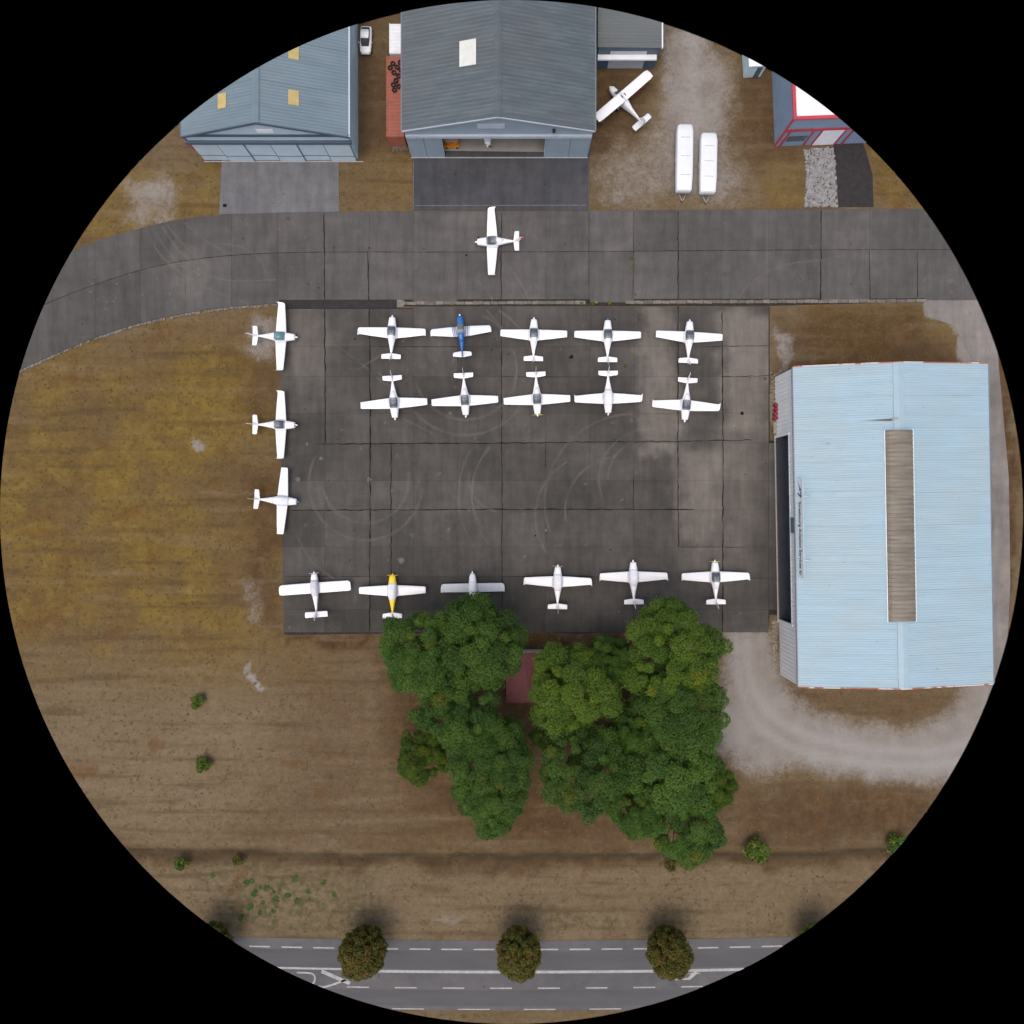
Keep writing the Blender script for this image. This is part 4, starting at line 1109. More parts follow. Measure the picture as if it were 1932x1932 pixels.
M_wall4=simple("blue_cladding",(0.20,0.27,0.37),.5,.07,.5,.4,space='pos')
M_red4=simple("red_trim",(0.42,0.045,0.06),.5,.08,.8,.4,space='pos')
M_roof4=simple("white_membrane_roof",(0.72,0.72,0.70),.7,.06,.4,.3,space='pos')
def building_tr():
    t=empty("blue_workshop",(40.3,56.1,0),math.radians(2.2)); tag(t,"blue clad workshop with white flat roof and red edge trim","building")
    w,d,z=27.0,26.0,6.2
    build("front_wall",corr_sheet((0,0,0),(w,0,0),(0,0,z),(0,-1,0),.5,.04,.1),M_wall4,t)
    build("side_wall",corr_sheet((0,d,0),(0,.06,0),(0,d,z),(-1,0,0),.5,.04,.1),M_wall4,t)
    build("side_wall",MB().box(w-.15,w,.15,d,0,z),M_wall4,t); build("back_wall",MB().box(.1,w-.15,d-.15,d,0,z),M_wall4,t)
    r=build("roof",MB().box(.1,w-.1,.1,d-.1,z-.25,z-.08),M_roof4,t)
    for q in range(1,9): build("roof_seam",MB().box(.4,w-.4,q*2.9-.05,q*2.9+.05,z-.079,z-.05),M_roof4,r)
    for a in ((-.14,.34,-.14,d),(w-.34,w+.14,-.14,d)): build("parapet_trim",MB().box(a[0],a[1],a[2],a[3],z-.05,z+.12),M_red4,t)
    build("parapet_trim",MB().box(.34,w-.34,-.14,.34,z-.05,z+.12),M_red4,t)
    build("parapet_trim",MB().box(.34,w-.34,d-.34,d,z-.05,z+.12),M_red4,t)
    build("fascia_band",MB().box(-.1,w,-.13,-.06,3.55,4.0),M_red4,t)
    for x in (-.06,.75,4.3,5.5,9.0,10.2,14.5): build("door_trim",MB().box(x-.12,x+.12,-.16,-.05,.0,3.55),M_red4,t)
    build("corner_trim",MB().box(-.12,.1,-.05,.16,.0,z-.05),M_red4,t)
    build("door_leaf",MB().box(5.65,8.85,-.11,-.05,.05,3.5),M_trim_w,t)
    build("window",MB().box(1.1,3.9,-.11,-.05,1.2,2.4),M_glass,t)
building_tr()

M_annex=simple("grey_flat_roof_felt",(0.115,0.128,0.128),.8,.1,.4,.2,space='pos',stretch=(.1,1,1))
M_roller=simple("silver_roller_shutter",(0.46,0.50,0.54),.4,.06,1,.5,.2)
def annex():
    xl,xr,yf,yb,z=12.75,21.8,68.0,90,4.3
    t=empty("hangar_annex",((xl+xr)/2,yf,0)); tag(t,"low grey annex with flat roof and silver roller shutter beside the dark hangar","building")
    w=(xr-xl)/2; L=yb-yf
    build("wall",MB().box(-w,-w+.2,.2,L,0,z-.2),M_wall2,t); build("wall",MB().box(w-.2,w,.2,L,0,z-.2),M_wall2,t)
    build("front_wall",MB().box(-w,-2.7,0,.2,0,z-.2),M_band3,t); build("front_wall",MB().box(2.7,w,0,.2,0,z-.2),M_band3,t)
    build("front_wall",MB().box(-2.7,2.7,0,.2,3.4,z-.2),M_band3,t)
    build("roof",corr_sheet((-w-.2,L,z),(-w-.2,-.1,z),(w+.1,L,z-.15),(0,0,1),.5,.04,.12),M_annex,t)
    build("gutter",MB().box(w+.11,w+.3,-.1,L,z-.3,z-.1),M_trim_w,t)
    sh=build("roller_shutter",MB().box(-2.7,2.7,.08,.14,0,3.4),M_roller,t)
    for q in range(14): build("shutter_slat",MB().box(-2.68,2.68,.02,.075,.03+q*.24,.22+q*.24),M_roller,sh)
    build("awning_beam",MB().box(-w,w-.3,-.75,-.02,2.55,2.8),M_trim_w,t)
annex()

# red roofed shed under the trees
def shed():
    X0,Yt=W(955,1232,3.0); X1,_=W(1075,1232,3.0); _,Yb=W(0,1325,3.0)
    t=empty("red_roofed_shed",((X0+X1)/2,(Yt+Yb)/2,0)); tag(t,"small shed with dull red sheet roof under the trees","shed")
    w=(X1-X0)/2; d=(Yt-Yb)/2
    M=simple("dull_red_roof_paint",(0.115,0.030,0.036),.6,.1,.7,.3,space='pos'); Mw=simple("shed_render",(0.35,0.33,0.30),.9,.1,1,.2)
    for s in (-1,1): build("wall",MB().box(s*w*.95-.1,s*w*.95+.1,-d*.92,d*.92,0,2.65),Mw,t)
    for s in (-1,1): build("wall",MB().box(-w*.95+.1,w*.95-.1,s*d*.92-.1,s*d*.92+.1,0,2.65),Mw,t)
    n=3
    for q in range(n):
        a=-w+2*w*q/n; b=-w+2*w*(q+1)/n
        build("roof_sheet",corr_sheet((a,d,2.8),(b-.02,d,2.8),(a,-d,3.2),(0,0,1),.3,.03,.06)if False else corr_sheet((b-.02,d,2.8),(a,d,2.8),(b-.02,-d,3.2),(0,0,1),.3,.03,.06),M,t)
    build("fascia",MB().box(-w-.05,w+.05,d+.01,d+.22,2.62,2.88),M_stone,t)
shed()

# containers, shed, trailers, small things
def container(name,label,x0,x1,y0,y1,z,mat,group=None):
    t=empty(name,((x0+x1)/2,(y0+y1)/2,.01)); tag(t,label,"container",group)
    w=(x1-x0)/2; d=(y1-y0)/2
    build("roof",corr_sheet((-w+.08,d-.1,z-.06),(-w+.08,-d+.1,z-.06),(w-.08,d-.1,z-.06),(0,0,1),.55,.03,.06),mat,t)
    for s in (-1,1):
        build("side_wall",corr_sheet((s*w*.97,s*(-d+.1)*1,.12),(s*w*.97,s*(d-.1),.12),(s*w*.97,s*(-d+.1),z-.1),(s,0,0),.3,.03,.05),mat,t)
        build("end_wall",MB().box(-w+.08,w-.08,s*(d-.06)-.03,s*(d-.06)+.03,.12,z-.1),mat,t)
        build("top_rail",MB().box(s*(w-.04)-.045,s*(w-.04)+.045,-d,d,z-.1,z),mat,t)
        build("bottom_rail",MB().box(s*(w-.04)-.045,s*(w-.04)+.045,-d,d,0,.14),mat,t)
        for q in (-1,1): build("corner_post",MB().box(s*(w-.06)-.06,s*(w-.06)+.06,q*(d-.06)-.06,q*(d-.06)+.06,.14,z-.1),mat,t)
    return t
k=NT("rusty_red_container_paint"); p=k.pos()
k.fin(k.mix(k.mr(k.noise(p,.9,5,.7),.5,.7),(0.270,0.088,0.060),(0.16,0.07,0.05)),.7,.3); M_cont=k.m
container("shipping_container","long rusty red container beside the dark hangar with tyres on its roof",-18.75,-16.1,55.9,68.0,2.6,M_cont)
container("storage_container","white storage container behind the rusty red container",-18.3,-16.0,68.4,72.9,2.5,M_trim_w)
tr=random.Random(4)
for q,(px_,py_) in enumerate([(741,120),(749,127),(743,137),(752,143),(747,152),(755,118),(742,160),(752,163),(744,170),(757,133),(736,128)]):
    X,Y=W(px_,py_,2.7); X=min(X,-16.45)
    o=build("old_tyre",MB().torus((0,0,.11),.27,.11),M_tyre,None,True,loc=(X,Y,2.60+(.0 if q%4 else .0)))
    tag(o,"old black tyre lying on the rusty red container","tyre","old tyres on the container roof")
    o.rotation_euler=(0,0,tr.random())
def cabin():
    X,Y=W(1421,147); 
    t=empty("portable_cabin",(X*.99,Y+2.0,0),math.radians(3)); tag(t,"small white portable cabin beside the blue workshop","cabin")
    M=simple("pale_cyan_cabin_wall",(0.42,0.55,0.58),.6,.06,1,.3)
    build("wall",MB().box(-1.3,1.3,-2.0,-1.92,.1,2.4),M,t)
    build("wall",MB().box(-1.3,1.3,1.92,2.0,.1,2.4),M,t)
    for s in (-1,1): build("wall",MB().box(s*1.26-.04,s*1.26+.04,-1.92,1.92,.1,2.4),M,t)
    build("roof",MB().box(-1.38,1.38,-2.1,2.1,2.4,2.52),M_trim_w,t)
    build("door",MB().box(.1,.9,-2.06,-2.0,.15,2.1),M_band3,t)
    for a in (-1,1):
        build("skid",MB().box(-1.2,1.2,a*1.6-.1,a*1.6+.1,0,.1),M_trim_g,t)
cabin()

M_trailer=simple("white_trailer_fibreglass",(0.66,0.69,0.71),.35,.04,.6,.5)
def trailer(px_,ya,yb,label,wpx):
    X,Y0=W(px_,yb,1.2); _,Y1=W(px_,ya,1.2)
    t=empty("glider_trailer",(X,(Y0+Y1)/2,.0),math.radians(-1.0)); tag(t,label,"trailer","glider trailers on the gravel")
    d=(Y1-Y0)/2; w=wpx/2
    R=[]
    for y,hw,zb,zt in ((-d,w*.86,.55,1.5),(-d+.12,w*.92,.48,1.66),(-d+2.2,w,.42,1.80),(0,w,.42,1.82),(d-1.2,w,.42,1.78),(d-.25,w*.92,.46,1.62),(d,w*.78,.55,1.45)):
        R.append([(a,-b if False else b,c) for a,b,c in sect(y,hw,zb,zt,18,5.5)])
    build("body",MB().loft(R[::-1]),M_trailer,t,True)
    for yy in (-d+2.2,0,d-2.2): build("lid_seam",MB().box(-w*.55,w*.55,yy-.02,yy+.02,1.79,1.836 if yy==0 else 1.81),M_trim_g,t)
    build("drawbar",MB().tube((-w*.5,-d+.1,.5),(0,-d-1.1,.5),.04).tube((w*.5,-d+.1,.5),(0,-d-1.1,.5),.04),M_steel,t,True)
    build("jockey_wheel",MB().tube((-.04,-d-1.0,.12),(.04,-d-1.0,.12),.12,.12,12).tube((0,-d-1.0,.12),(0,-d-1.0,.55),.03),M_tyre,t,True)
    for s in (-1,1):
        build("wheel",MB().tube((s*w*.86-.08,-.1,.3),(s*w*.86+.08,-.1,.3),.3,.3,16),M_tyre,t,True)
        build("mudguard",MB().box(s*w*.9-.12,s*w*.9+.12,-.5,.3,.62,.68),M_trailer,t)
    build("tail_light",MB().box(-w*.5,-w*.3,d-.02,d+.03,.8,.95),M_red,t)
trailer(1291,236,361,"longer white glider trailer on gravel next to the high wing plane",2.5)
trailer(1336,252,364,"shorter white glider trailer on gravel with drawbar showing",2.55)

def car(name,label,X,Y,rz):
    t=empty(name,(X,Y,.0),rz); tag(t,label,"car")
    st=[(-2.05,.68,.35,.72),(-1.9,.82,.26,.88),(-1.2,.88,.22,.95),(0,.89,.22,.95),(1.0,.88,.22,.93),(1.75,.80,.25,.80),(2.05,.62,.34,.66)]
    build("body",MB().loft([sect(y,hw,a,b,20,3.6) for y,hw,a,b in st][::-1]),M_white,t,True)
    build("cabin",MB().loft([sect(y,hw,a,b,16,3.2) for y,hw,a,b in ((-1.75,.55,.86,.95),(-1.25,.66,.86,1.40),(-.2,.68,.86,1.46),(.5,.64,.86,1.38),(1.15,.56,.86,.96))][::-1]),M_cock,t,True)
    build("roof",MB().loft([sect(y,hw,a,b,16,3.2) for y,hw,a,b in ((-1.0,.60,1.34,1.45),(-.3,.64,1.40,1.51),(.30,.60,1.34,1.45))][::-1]),M_white,t,True)
    for sx in (-1,1):
        for y in (-1.25,1.3):
            w_=build("wheel",MB().tube((sx*.80-.1,y,.31),(sx*.80+.1,y,.31),.31,.31,18),M_tyre,t,True)
            build("rim",MB().tube((sx*.86-.06,y,.31),(sx*.86+.06,y,.31),.19,.19,14),M_steel,w_,True)
        build("headlight",MB().ellipsoid((sx*.58,1.86,.66),.14,.12,.07),M_steel,t,True)
        build("door_mirror",MB().ellipsoid((sx*.98,.65,.98),.12,.07,.07),M_white,t,True)
        build("tail_light",MB().ellipsoid((sx*.62,-1.98,.72),.12,.06,.08),M_red,t,True)
X,Y=W(690,75,.7); car("parked_car","white car parked on grass between the blue grey hangar and white container",X,Y,math.radians(178))
X,Y=W(1128,28,.7); car("parked_car","white car squeezed between the dark hangar and its annex",X-.1,Y+1.5,0)

# scissor lift inside the hangar
def lift():
    t=empty("scissor_lift",(-9.2,56.3,.046)); tag(t,"orange scissor lift just inside the open dark hangar","lift")
    M=simple("orange_machine_paint",(0.62,0.21,0.015),.5,.1,1.5,.4)
    build("chassis",MB().box(-1.1,1.1,-.6,.6,.18,.55),M,t)
    for sx in (-.8,.8):
        for sy in (-.55,.55): build("wheel",MB().tube((sx,sy-.08,.18),(sx,sy+.08,.18),.18,.18,12),M_tyre,t,True)
    for z in (.6,.95,1.3):
        for sy in (-.4,.4):
            build("scissor_arm",MB().tube((-.95,sy,z),(.95,sy,z+.33),.045),M,t,True); build("scissor_arm",MB().tube((.95,sy*.9,z),(-.95,sy*.9,z+.33),.045),M,t,True)
    build("platform",MB().box(-1.1,1.1,-.6,.6,1.72,1.8),M_steel,t)
    for sy in (-.58,.58):
        for z in (2.2,2.65): build("guard_rail",MB().tube((-1.08,sy,z),(1.08,sy,z),.035),M,t,True)
        for sx in (-1.06,1.06): build("rail_post",MB().tube((sx,sy,1.8),(sx,sy,2.65),.035),M,t,True)
lift()

M_drum=simple("faded_red_drum_paint",(0.26,0.022,0.038),.55,.15,2,.3)
# red drums and bench by the pale hangar's front wall
for q,py_ in enumerate((768.5,776,784.5,793)):
    X,Y=W(1461.5+(.9 if q<2 else -.9),py_-3)
    t=empty("red_drum",(X-.05,Y,.0)); tag(t,"red drum in a row by the front wall of the pale blue hangar","drum","red drums by the hangar wall")
    build("body",MB().tube((0,0,0),(0,0,.8),.27,.27,16),M_drum,t,True)
    build("lid",MB().tube((0,0,.8),(0,0,.86),.24,.22,16),M_drum,t,True)
X,Y=W(1461,808)
t=empty("bench",(X,Y,0)); tag(t,"small weathered wooden bench by the hangar wall next to red drums","bench")
Mb=simple("weathered_bench_wood",(0.30,0.28,0.23),.85,.15,3,.2)
for q in range(3): build("seat_slat",MB().box(-.32+q*.22,-.14+q*.22,-.85,.85,.42,.46),Mb,t)
for sy in (-.7,.7):
    for sx in (-.24,.24): build("leg",MB().box(sx-.04,sx+.04,sy-.04,sy+.04,0,.42),Mb,t)
# two red marker cones by the high wing plane
for px_,py_ in ((1204,170),(1211,163)):
    X,Y=W(px_,py_)
    t=empty("marker_cone",(X,Y,.005)); tag(t,"red marker cone on grass beside the high wing plane","cone","red marker cones")
    build("foot",MB().box(-.28,.28,-.28,.28,0,.05),M_red,t); build("cone",MB().tube((0,0,.05),(0,0,.7),.24,.05,14),M_red,t,True)

# stones: pale cobble patch, rubble
def stones(name,label,poly,n,size,mat,seed,cat):
    r=random.Random(seed); mb=MB()
    P=poly; xs=[a for a,b in P]; ys=[b for a,b in P]; c=0
    def inside(x,y):
        f=False
        for i in range(len(P)):
            (x0,y0),(x1,y1)=P[i],P[(i+1)%len(P)]
            if (y0>y)!=(y1>y) and x<x0+(y-y0)*(x1-x0)/(y1-y0): f=not f
        return f
    while c<n:
        x,y=r.uniform(min(xs),max(xs)),r.uniform(min(ys),max(ys))
        if not inside(x,y): continue
        c+=1; X,Y=W(x,y); s=r.uniform(*size); a=r.random()*3
        m=6; ring=[(X+s*r.uniform(.75,1.1)*math.cos(a+2*math.pi*i/m),Y+s*r.uniform(.75,1.1)*math.sin(a+2*math.pi*i/m)) for i in range(m)]
        h=s*r.uniform(.25,.5)
        mb.loft([[(p[0],p[1],-.01) for p in ring],[((p[0]-X)*.8+X,(p[1]-Y)*.8+Y,h) for p in ring]])
    o=build(name,mb,mat); tag(o,label,cat,kind="stuff"); return o
M_cob=simple("pale_cobbles",(0.215,0.215,0.215),.9,.3,1.5,.2,space='pos')
stones("cobblestones","pale cobblestones beside the black asphalt path",[(1517,282),(1572,278),(1577,330),(1580,389),(1519,389),(1522,330)],900,(.16,.30),M_cob,1,"stones")
M_peb=simple("mixed_pebbles",(0.26,0.21,0.17),.9,.5,2.5,.2,space='pos')
stones("pebbles","loose pebbles along the front wall of the pale blue hangar",[(1454,700),(1466,705),(1466,826),(1455,800)],260,(.05,.11),M_peb,2,"pebbles")
stones("pebbles","loose pebbles beside the far corner of the pale blue hangar",[(1456,1170),(1466,1168),(1466,1262),(1460,1255)],220,(.05,.11),M_peb,3,"pebbles")
stones("rubble","broken pale rubble at the foot of the rusty red container",[(733,268),(765,268),(768,284),(735,284)],70,(.10,.28),M_stone,4,"rubble")

# ------------------------------------------------------------------ vegetation
def leaf_mat(name,c0,c1,c2):
    k=NT(name); a=k.sep(k.attr("tint")[0])
    col=k.mix(a[0],c0,c1); col=k.mix(k.math('MULTIPLY',a[1],1.0),col,c2)
    col=k.mul(col,k.mr(k.rand(),0,1,.88,1.12,smooth=False))
    k.fin(col,.6,.25)
    tr_=k.n("ShaderNodeBsdfTranslucent"); k.put(tr_.inputs[0],k.mul(col,1.1))
    mx_=k.n("ShaderNodeMixShader"); mx_.inputs[0].default_value=.20
    k.t.links.new(k.b.outputs[0],mx_.inputs[1]); k.t.links.new(tr_.outputs[0],mx_.inputs[2]); k.t.links.new(mx_.outputs[0],k.out.inputs[0])
    return k.m
M_leaf=leaf_mat("deep_green_leaves",(0.026,0.070,0.010),(0.078,0.152,0.020),(0.15,0.155,0.010))
M_leaf_y=leaf_mat("yellow_green_leaves",(0.040,0.088,0.009),(0.098,0.160,0.014),(0.17,0.172,0.008))
M_leaf_o=leaf_mat("olive_clipped_leaves",(0.058,0.066,0.009),(0.110,0.102,0.016),(0.160,0.100,0.018))
M_leaf_w=leaf_mat("fresh_weed_leaves",(0.06,0.11,0.012),(0.11,0.16,0.015),(0.18,0.17,0.02))
M_bark=simple("grey_brown_bark",(0.10,0.08,0.06),.95,.25,3,.1)

def crown_mesh(seed,lobes,leaf,nleaf,yellow=.02):
    """lobes: (x,y,z,rx,rz); leaves sit in a shell round every lobe, denser at the top"""
    rs=np.random.RandomState(seed); P=[];N=[];T=[]
    for (x,y,z,r,rz) in lobes:
        n=int(nleaf*r*r)
        d=rs.normal(size=(n,3)); d/=np.linalg.norm(d,axis=1)[:,None]
        d[:,2]=np.where(d[:,2]<-.25,-d[:,2]*rs.rand(n),d[:,2])
        d/=np.linalg.norm(d,axis=1)[:,None]
        # knobbly surface of the lobe
        kn=rs.normal(size=(26,3)); kn[:,2]=np.abs(kn[:,2]); kn/=np.linalg.norm(kn,axis=1)[:,None]
        b=np.max(d@kn.T,axis=1); rad=(.60+.45*np.clip((b-.80)/.20,0,1)**.9)*(1-.45*rs.rand(n)**2)+(rs.rand(n)<.14)*.34*rs.rand(n)
        P.append(np.stack([x+d[:,0]*r*rad,y+d[:,1]*r*rad,z+d[:,2]*rz*rad],1))
        N.append(d*.7+np.array([0,0,.35])+rs.normal(size=(n,3))*.5)
        lt=rs.rand(); yl=1.0 if rs.rand()<yellow else 0.0
        T.append(np.stack([np.clip(lt*.8+rs.rand(n)*.4-.1,0,1),np.clip(yl*rs.rand(n)*1.0+(rs.rand(n)<.02)*.5,0,1),np.zeros(n),np.ones(n)],1))
    P=np.concatenate(P);N=np.concatenate(N);T=np.concatenate(T); n=len(P)
    N/=np.linalg.norm(N,axis=1)[:,None]
    u=rs.normal(size=(n,3)); u-=N*np.sum(u*N,1)[:,None]; u/=np.linalg.norm(u,axis=1)[:,None]; v=np.cross(N,u)
    s=leaf*(.6+.8*rs.rand(n))[:,None]
    co=np.empty((n,4,3)); co[:,0]=P-u*s*.9; co[:,1]=P+v*s*.5-u*s*.1; co[:,2]=P+u*s*.9; co[:,3]=P-v*s*.5-u*s*.1
    me=np_mesh("crown",co.reshape(-1,3),np.arange(n*4).reshape(n,4))
    vcol(me,"tint",np.repeat(T,4,axis=0))
    return me

def tree_lobes(seed,R,zc,Rz,n,lr):
    r=random.Random(seed); out=[]; tries=0
    while len(out)<n and tries<20000:
        tries+=1
        a=r.uniform(0,2*math.pi); u=r.uniform(-.35,1.0); f=r.uniform(.74,.93)
        h=math.sqrt(max(0,1-u*u))
        ang=1+.09*math.sin(3*a+seed)+.07*math.sin(5*a+2*seed)
        x,y,z=R*f*h*math.cos(a)*ang,R*f*h*math.sin(a)*ang,zc+Rz*f*u
        rr=lr*r.choice((.55,.7,.85,1.0,1.15,1.4))
        if all((x-p[0])**2+(y-p[1])**2+(z-p[2])**2>(.58*(rr+p[3]))**2 for p in out):
            out.append((x,y,z,rr,rr*r.uniform(.6,1.0)))
    out.append((0,0,zc-.1*Rz,R*.42,Rz*.42))
    return out

def trunk_mesh(seed,lobes,r0,zfork):
    r=random.Random(seed); mb=MB()
    p=Vector((0,0,-.1)); rad=r0; seg=3
    for i in range(seg):
        q=Vector((r.uniform(-.12,.12),r.uniform(-.12,.12),zfork*(i+1)/seg)); mb.tube(p,q,rad,rad*.86,10); p=q; rad*=.86
    for l in lobes[:-1][::2]:
        e=Vector(l[:3]); m=p.lerp(e,.5)+Vector((r.uniform(-.3,.3),r.uniform(-.3,.3),.35))
        mb.tube(p,m,rad*.55,rad*.32,6); mb.tube(m,e,rad*.32,rad*.1,6)
    return mb.mesh("trunk",True)

def make_tree_kind(seed,R,zc,Rz,n,lr,leaf,nleaf,r0,zf,yellow):
    L=tree_lobes(seed,R,zc,Rz,n,lr)
    return crown_mesh(seed,L,leaf,nleaf,yellow),trunk_mesh(seed,L,r0,zf)

KINDS=[make_tree_kind(1,5.7,8.2,4.6,62,1.25,.105,1050,.32,4.0,.03),make_tree_kind(2,5.7,8.0,5.0,72,1.12,.10,1100,.30,3.8,.05),make_tree_kind(3,5.7,8.4,4.8,54,1.36,.11,1000,.34,4.2,.0)]
def tree(name,px_,py_,rpx,zc,kind,rot,label,mat,zs=1.0,group="broadleaf trees behind the apron"):
    """px,py: survey spot of the crown's middle, zc its height"""
    X,Y=W(px_,py_,zc); R=rpx*(H-zc)/FPX
    s=R/6.2
    cz={0:8.2,1:8.0,2:8.4}[kind]; sz=zc/cz
    t=empty(name,(X,Y,0),math.radians(rot)); tag(t,label,"tree",group)
    c=put("crown",KINDS[kind][0],mat,t); c.scale=(s,s,sz)
    b=put("trunk",KINDS[kind][1],M_bark,t); b.scale=(s,s,sz)
    return t
tree("broadleaf_tree",800,1228,84,8.5,0,20,"dark green tree crown reaching over tail of the yellow nosed plane",M_leaf)
tree("broadleaf_tree",900,1214,88,8.8,2,140,"tall dark green tree leaning over the silver grey winged plane",M_leaf)
tree("broadleaf_tree",868,1335,88,8.6,1,75,"dense green tree behind the ones overhanging the yellow nosed plane",M_leaf)
tree("broadleaf_tree",928,1425,80,8.2,0,200,"thin topped green tree in middle of the group beside the open dry grass",M_leaf)
tree("broadleaf_tree",928,1498,70,7.4,2,310,"green tree at the end of its group, standing toward the ditch and road",M_leaf)
tree("broadleaf_tree",795,1425,52,6.4,1,10,"smaller light green tree standing at edge of the open dry grass",M_leaf_y)
tree("broadleaf_tree",1268,1222,99,9.2,1,250,"large round tree with yellow green top beside the gravel drive",M_leaf_y)
tree("broadleaf_tree",1078,1298,88,8.4,2,30,"light green tree standing over the red roofed shed",M_leaf_y)
tree("broadleaf_tree",1150,1245,46,6.6,0,120,"small dark tree between the shed and the yellow green topped tree",M_leaf)
tree("broadleaf_tree",1282,1320,88,8.6,0,330,"dark green tree behind the yellow green topped tree by the drive",M_leaf)
tree("broadleaf_tree",1106,1447,92,8.4,1,160,"broad green tree with bare twigs behind the red roofed shed",M_leaf)
tree("broadleaf_tree",1270,1440,98,8.6,2,95,"broad dark tree at the edge of the gravel bend",M_leaf)
tree("broadleaf_tree",1200,1515,60,7.2,0,45,"medium green tree between two broad trees near the ditch",M_leaf)
tree("broadleaf_tree",1292,1548,76,7.8,1,220,"green tree closest to the ditch, beside the small yellow green bush",M_leaf)
tree("broadleaf_tree",1335,1480,50,6.6,2,280,"pale green tree fringing the gravel drive beside the broad dark tree",M_leaf_y)
tree("broadleaf_tree",1192,1372,52,6.8,1,15,"shaded tree deep in the middle of the trees behind the shed",M_leaf)
tree("broadleaf_tree",1035,1385,34,4.6,0,60,"low shaded tree in the dark gap behind the shed",M_leaf)

# clipped round roadside trees
def ball(seed):
    r=random.Random(seed); L=[]
    n=95
    for i in range(n):
        u=1-2*(i+.5)/n; a=i*2.399963+r.uniform(-.2,.2); h=math.sqrt(1-u*u); f=r.uniform(.80,.93)
        L.append((3.1*f*h*math.cos(a),3.1*f*h*math.sin(a),4.0+3.2*f*u,r.uniform(.55,.8),r.uniform(.6,.85)))
    L.append((0,0,4.0,2.1,2.2))
    return crown_mesh(seed,L,.13,1000,.30),trunk_mesh(seed,L[::9]+[L[-1]],.20,1.6)
BALLS=[ball(21),ball(22),ball(23)]
for q,(px_,s,lab,mm) in enumerate([(394,1.0,"clipped roadside tree at end of row, before the hatched road marking starts",M_leaf_o),(685,1.04,"clipped olive tree beside the hatched island of the road",M_leaf_o),(979,1.0,"clipped olive tree midway along the road between two others",M_leaf_o),
                                (1262,.97,"clipped olive tree beside the white turn arrow",M_leaf_o),(1552,1.0,"yellowish roadside tree beyond the turn arrow",M_leaf_w)]):
    X,Y=W(px_,1797-5*((px_-966)/490)**2,4.0)
    t=empty("clipped_roadside_tree",(X,Y,0),q*1.3); tag(t,lab,"tree","clipped trees along the road")
    c=put("crown",BALLS[q%3][0],mm,t); c.scale=(s,s,1); put("trunk",BALLS[q%3][1],M_bark,t)

# bushes and weeds
def bush_mesh(seed,n=9):
    r=random.Random(seed); L=[]
    for i in range(n):
        a=r.uniform(0,6.28); d=r.uniform(.1,.85); L.append((d*math.cos(a),d*math.sin(a),r.uniform(.35,.95),r.uniform(.28,.5),r.uniform(.3,.5)))
    return crown_mesh(seed,L,.14,520,.25),trunk_mesh(seed,L+[L[-1]],.06,.3)
BUSH=[bush_mesh(41),bush_mesh(42,13),bush_mesh(43,7)]
def bush(px_,py_,s,kind,rot,label,mat,group=None,sx=1.0):
    X,Y=W(px_,py_,.8*s)
    t=empty("bush",(X,Y,0),math.radians(rot)); t.scale=(s*sx,s,s*(.3 if sx>1 else 1)); tag(t,label,"bush",group)
    put("crown",BUSH[kind][0],mat,t); put("stems",BUSH[kind][1],M_bark,t)
bush(1430,1603,1.9,1,0,"yellow green bush on the ditch edge beside the last tall tree",M_leaf_w)
bush(368,1326,1.15,0,0,"bright green bush in open dry grass beside the grey bare patch",M_leaf_w)
bush(379,1441,1.25,1,60,"bright green bush alone in the middle of the dry grass",M_leaf_w)
bush(341,1633,1.1,2,0,"leafy green bush in the dark end of the ditch",M_leaf_y)
bush(448,1627,.8,0,90,"small olive bush in the ditch",M_leaf_o)
bush(1694,1592,1.6,1,30,"dark green bush at the far end of the ditch",M_leaf)
bush(1267,1636,1.0,2,30,"thin yellowish bush just across the ditch from the tall trees",M_leaf_o)
wr=random.Random(9)
for q,(px_,py_) in enumerate([(465,1668),(475,1664),(490,1676),(477,1690),(502,1680),(516,1684),(520,1700),(470,1712),(495,1706),(540,1692),(560,1703),(488,1725),(515,1722),(556,1662),(610,1668),(400,1655),(630,1690),(580,1685),(452,1735)]):
    bush(px_,py_,wr.uniform(.3,.52),q%3,wr.uniform(0,360),"low dark green weed clump on the verge between ditch and road",M_leaf,"weed clumps on the verge",1.3)
for q,(px_,py_) in enumerate([(1193,488),(1194,506),(1097,574),(1120,573),(1150,572),(1146,662),(1180,690),(1560,900),(1010,1190),(1040,1190)]):
    X,Y=W(px_,py_)
    if px_==1560: continue
    t=empty("joint_weed",(X,Y,.06),wr.uniform(0,6)); t.scale=(.28,.28,.16); tag(t,"tiny yellow green weed growing in a joint of the paving","weed","weeds in paving joints")
    put("leaves",BUSH[q%3][0],M_leaf_w,t)

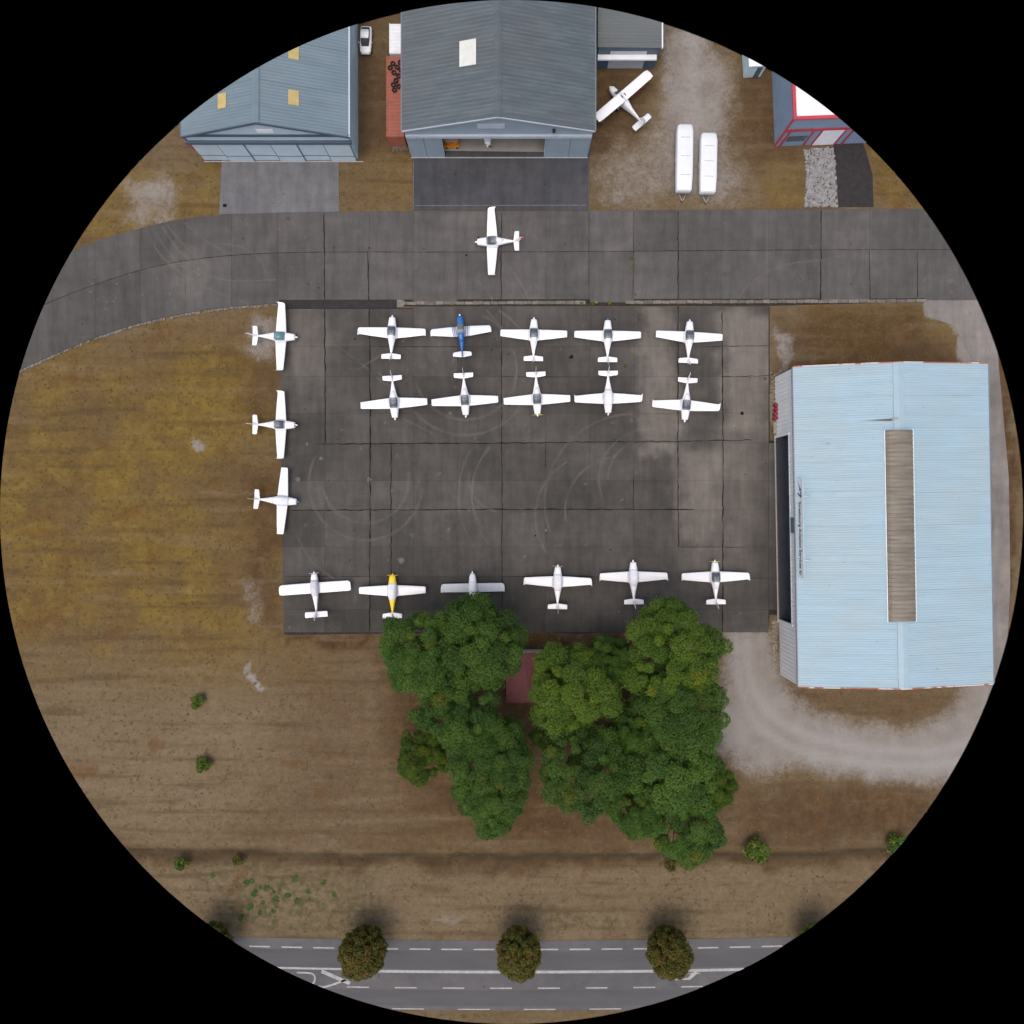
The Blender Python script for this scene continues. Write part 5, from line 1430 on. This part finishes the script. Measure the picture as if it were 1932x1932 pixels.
# grass tufts scattered over the meadow: one uncountable mass
def tufts():
    rs=np.random.RandomState(5); n=8000
    idx=rs.choice(np.where((np.abs(gxf)<90)&(np.abs(gyf)<90))[0],n*3)
    d=fine[1]-fine[0]
    X=gxf[idx]+rs.uniform(-.5,.5,len(idx))*d; Y=gyf[idx]+rs.uniform(-.5,.5,len(idx))*d
    px_=X*12.3+CX; py_=CX-Y*12.3
    tt=np.array([taxi_top(x) for x in np.linspace(-300,2300,400)]); tb=np.array([taxi_bot(x) for x in np.linspace(-300,2300,400)]); xx=np.linspace(-300,2300,400)
    ok=~((py_>np.interp(px_,xx,tt)-1)&(py_<np.interp(px_,xx,tb)+2))
    ok&=~((px_>529)&(px_<1466)&(py_>560)&(py_<1196)); ok&=~((py_>1764)&(py_<1912))
    ok&=~((px_>1464)&(px_<1880)&(py_>690)&(py_<1300)); ok&=~((px_>412)&(px_<642)&(py_>0)&(py_<410)); ok&=~((px_>774)&(px_<1250)&(py_<402)); ok&=~((px_>340)&(px_<680)&(py_<305))
    ok&=~((px_>1440)&(py_<400)&(px_<1655)); ok&=~((px_>1740)&(py_>560)&(py_<1420))
    ok&=(z_gravel[idx]<.35)
    ok&=(vnoise(X,Y,2.2,33)+.35*z_olive[idx]+rs.rand(len(idx))*.5>.75)
    X,Y=X[ok][:n],Y[ok][:n]; gzz=gz[idx][ok][:n]; m=len(X)
    co=[];T=[]
    for b in range(7):
        a=rs.rand(m)*6.283; L=.06+.12*rs.rand(m); w=.035+.045*rs.rand(m); h=.02+.08*rs.rand(m)
        dx,dy=np.cos(a),np.sin(a); ox,oy=(rs.rand(m)-.5)*.30,(rs.rand(m)-.5)*.30
        q=np.empty((m,4,3))
        q[:,0]=np.stack([X+ox-dy*w,Y+oy+dx*w,gzz+.005],1); q[:,1]=np.stack([X+ox+dy*w,Y+oy-dx*w,gzz+.005],1)
        q[:,2]=np.stack([X+ox+dx*L+dy*w*.4,Y+oy+dy*L-dx*w*.4,gzz+h],1); q[:,3]=np.stack([X+ox+dx*L-dy*w*.4,Y+oy+dy*L+dx*w*.4,gzz+h],1)
        co.append(q); T.append(np.stack([rs.rand(m),(rs.rand(m)<.2)*rs.rand(m),np.zeros(m),np.ones(m)],1))
    co=np.concatenate(co); T=np.concatenate(T)
    me=np_mesh("grass_tufts",co.reshape(-1,3),np.arange(len(co)*4).reshape(-1,4)); vcol(me,"tint",np.repeat(T,4,axis=0))
    o=put("grass_tufts",me,leaf_mat("dry_grass_blades",(0.095,0.068,0.022),(0.150,0.110,0.036),(0.22,0.18,0.09)))
    tag(o,"dry olive and brown grass tufts all over the meadow","grass",kind="stuff")
tufts()
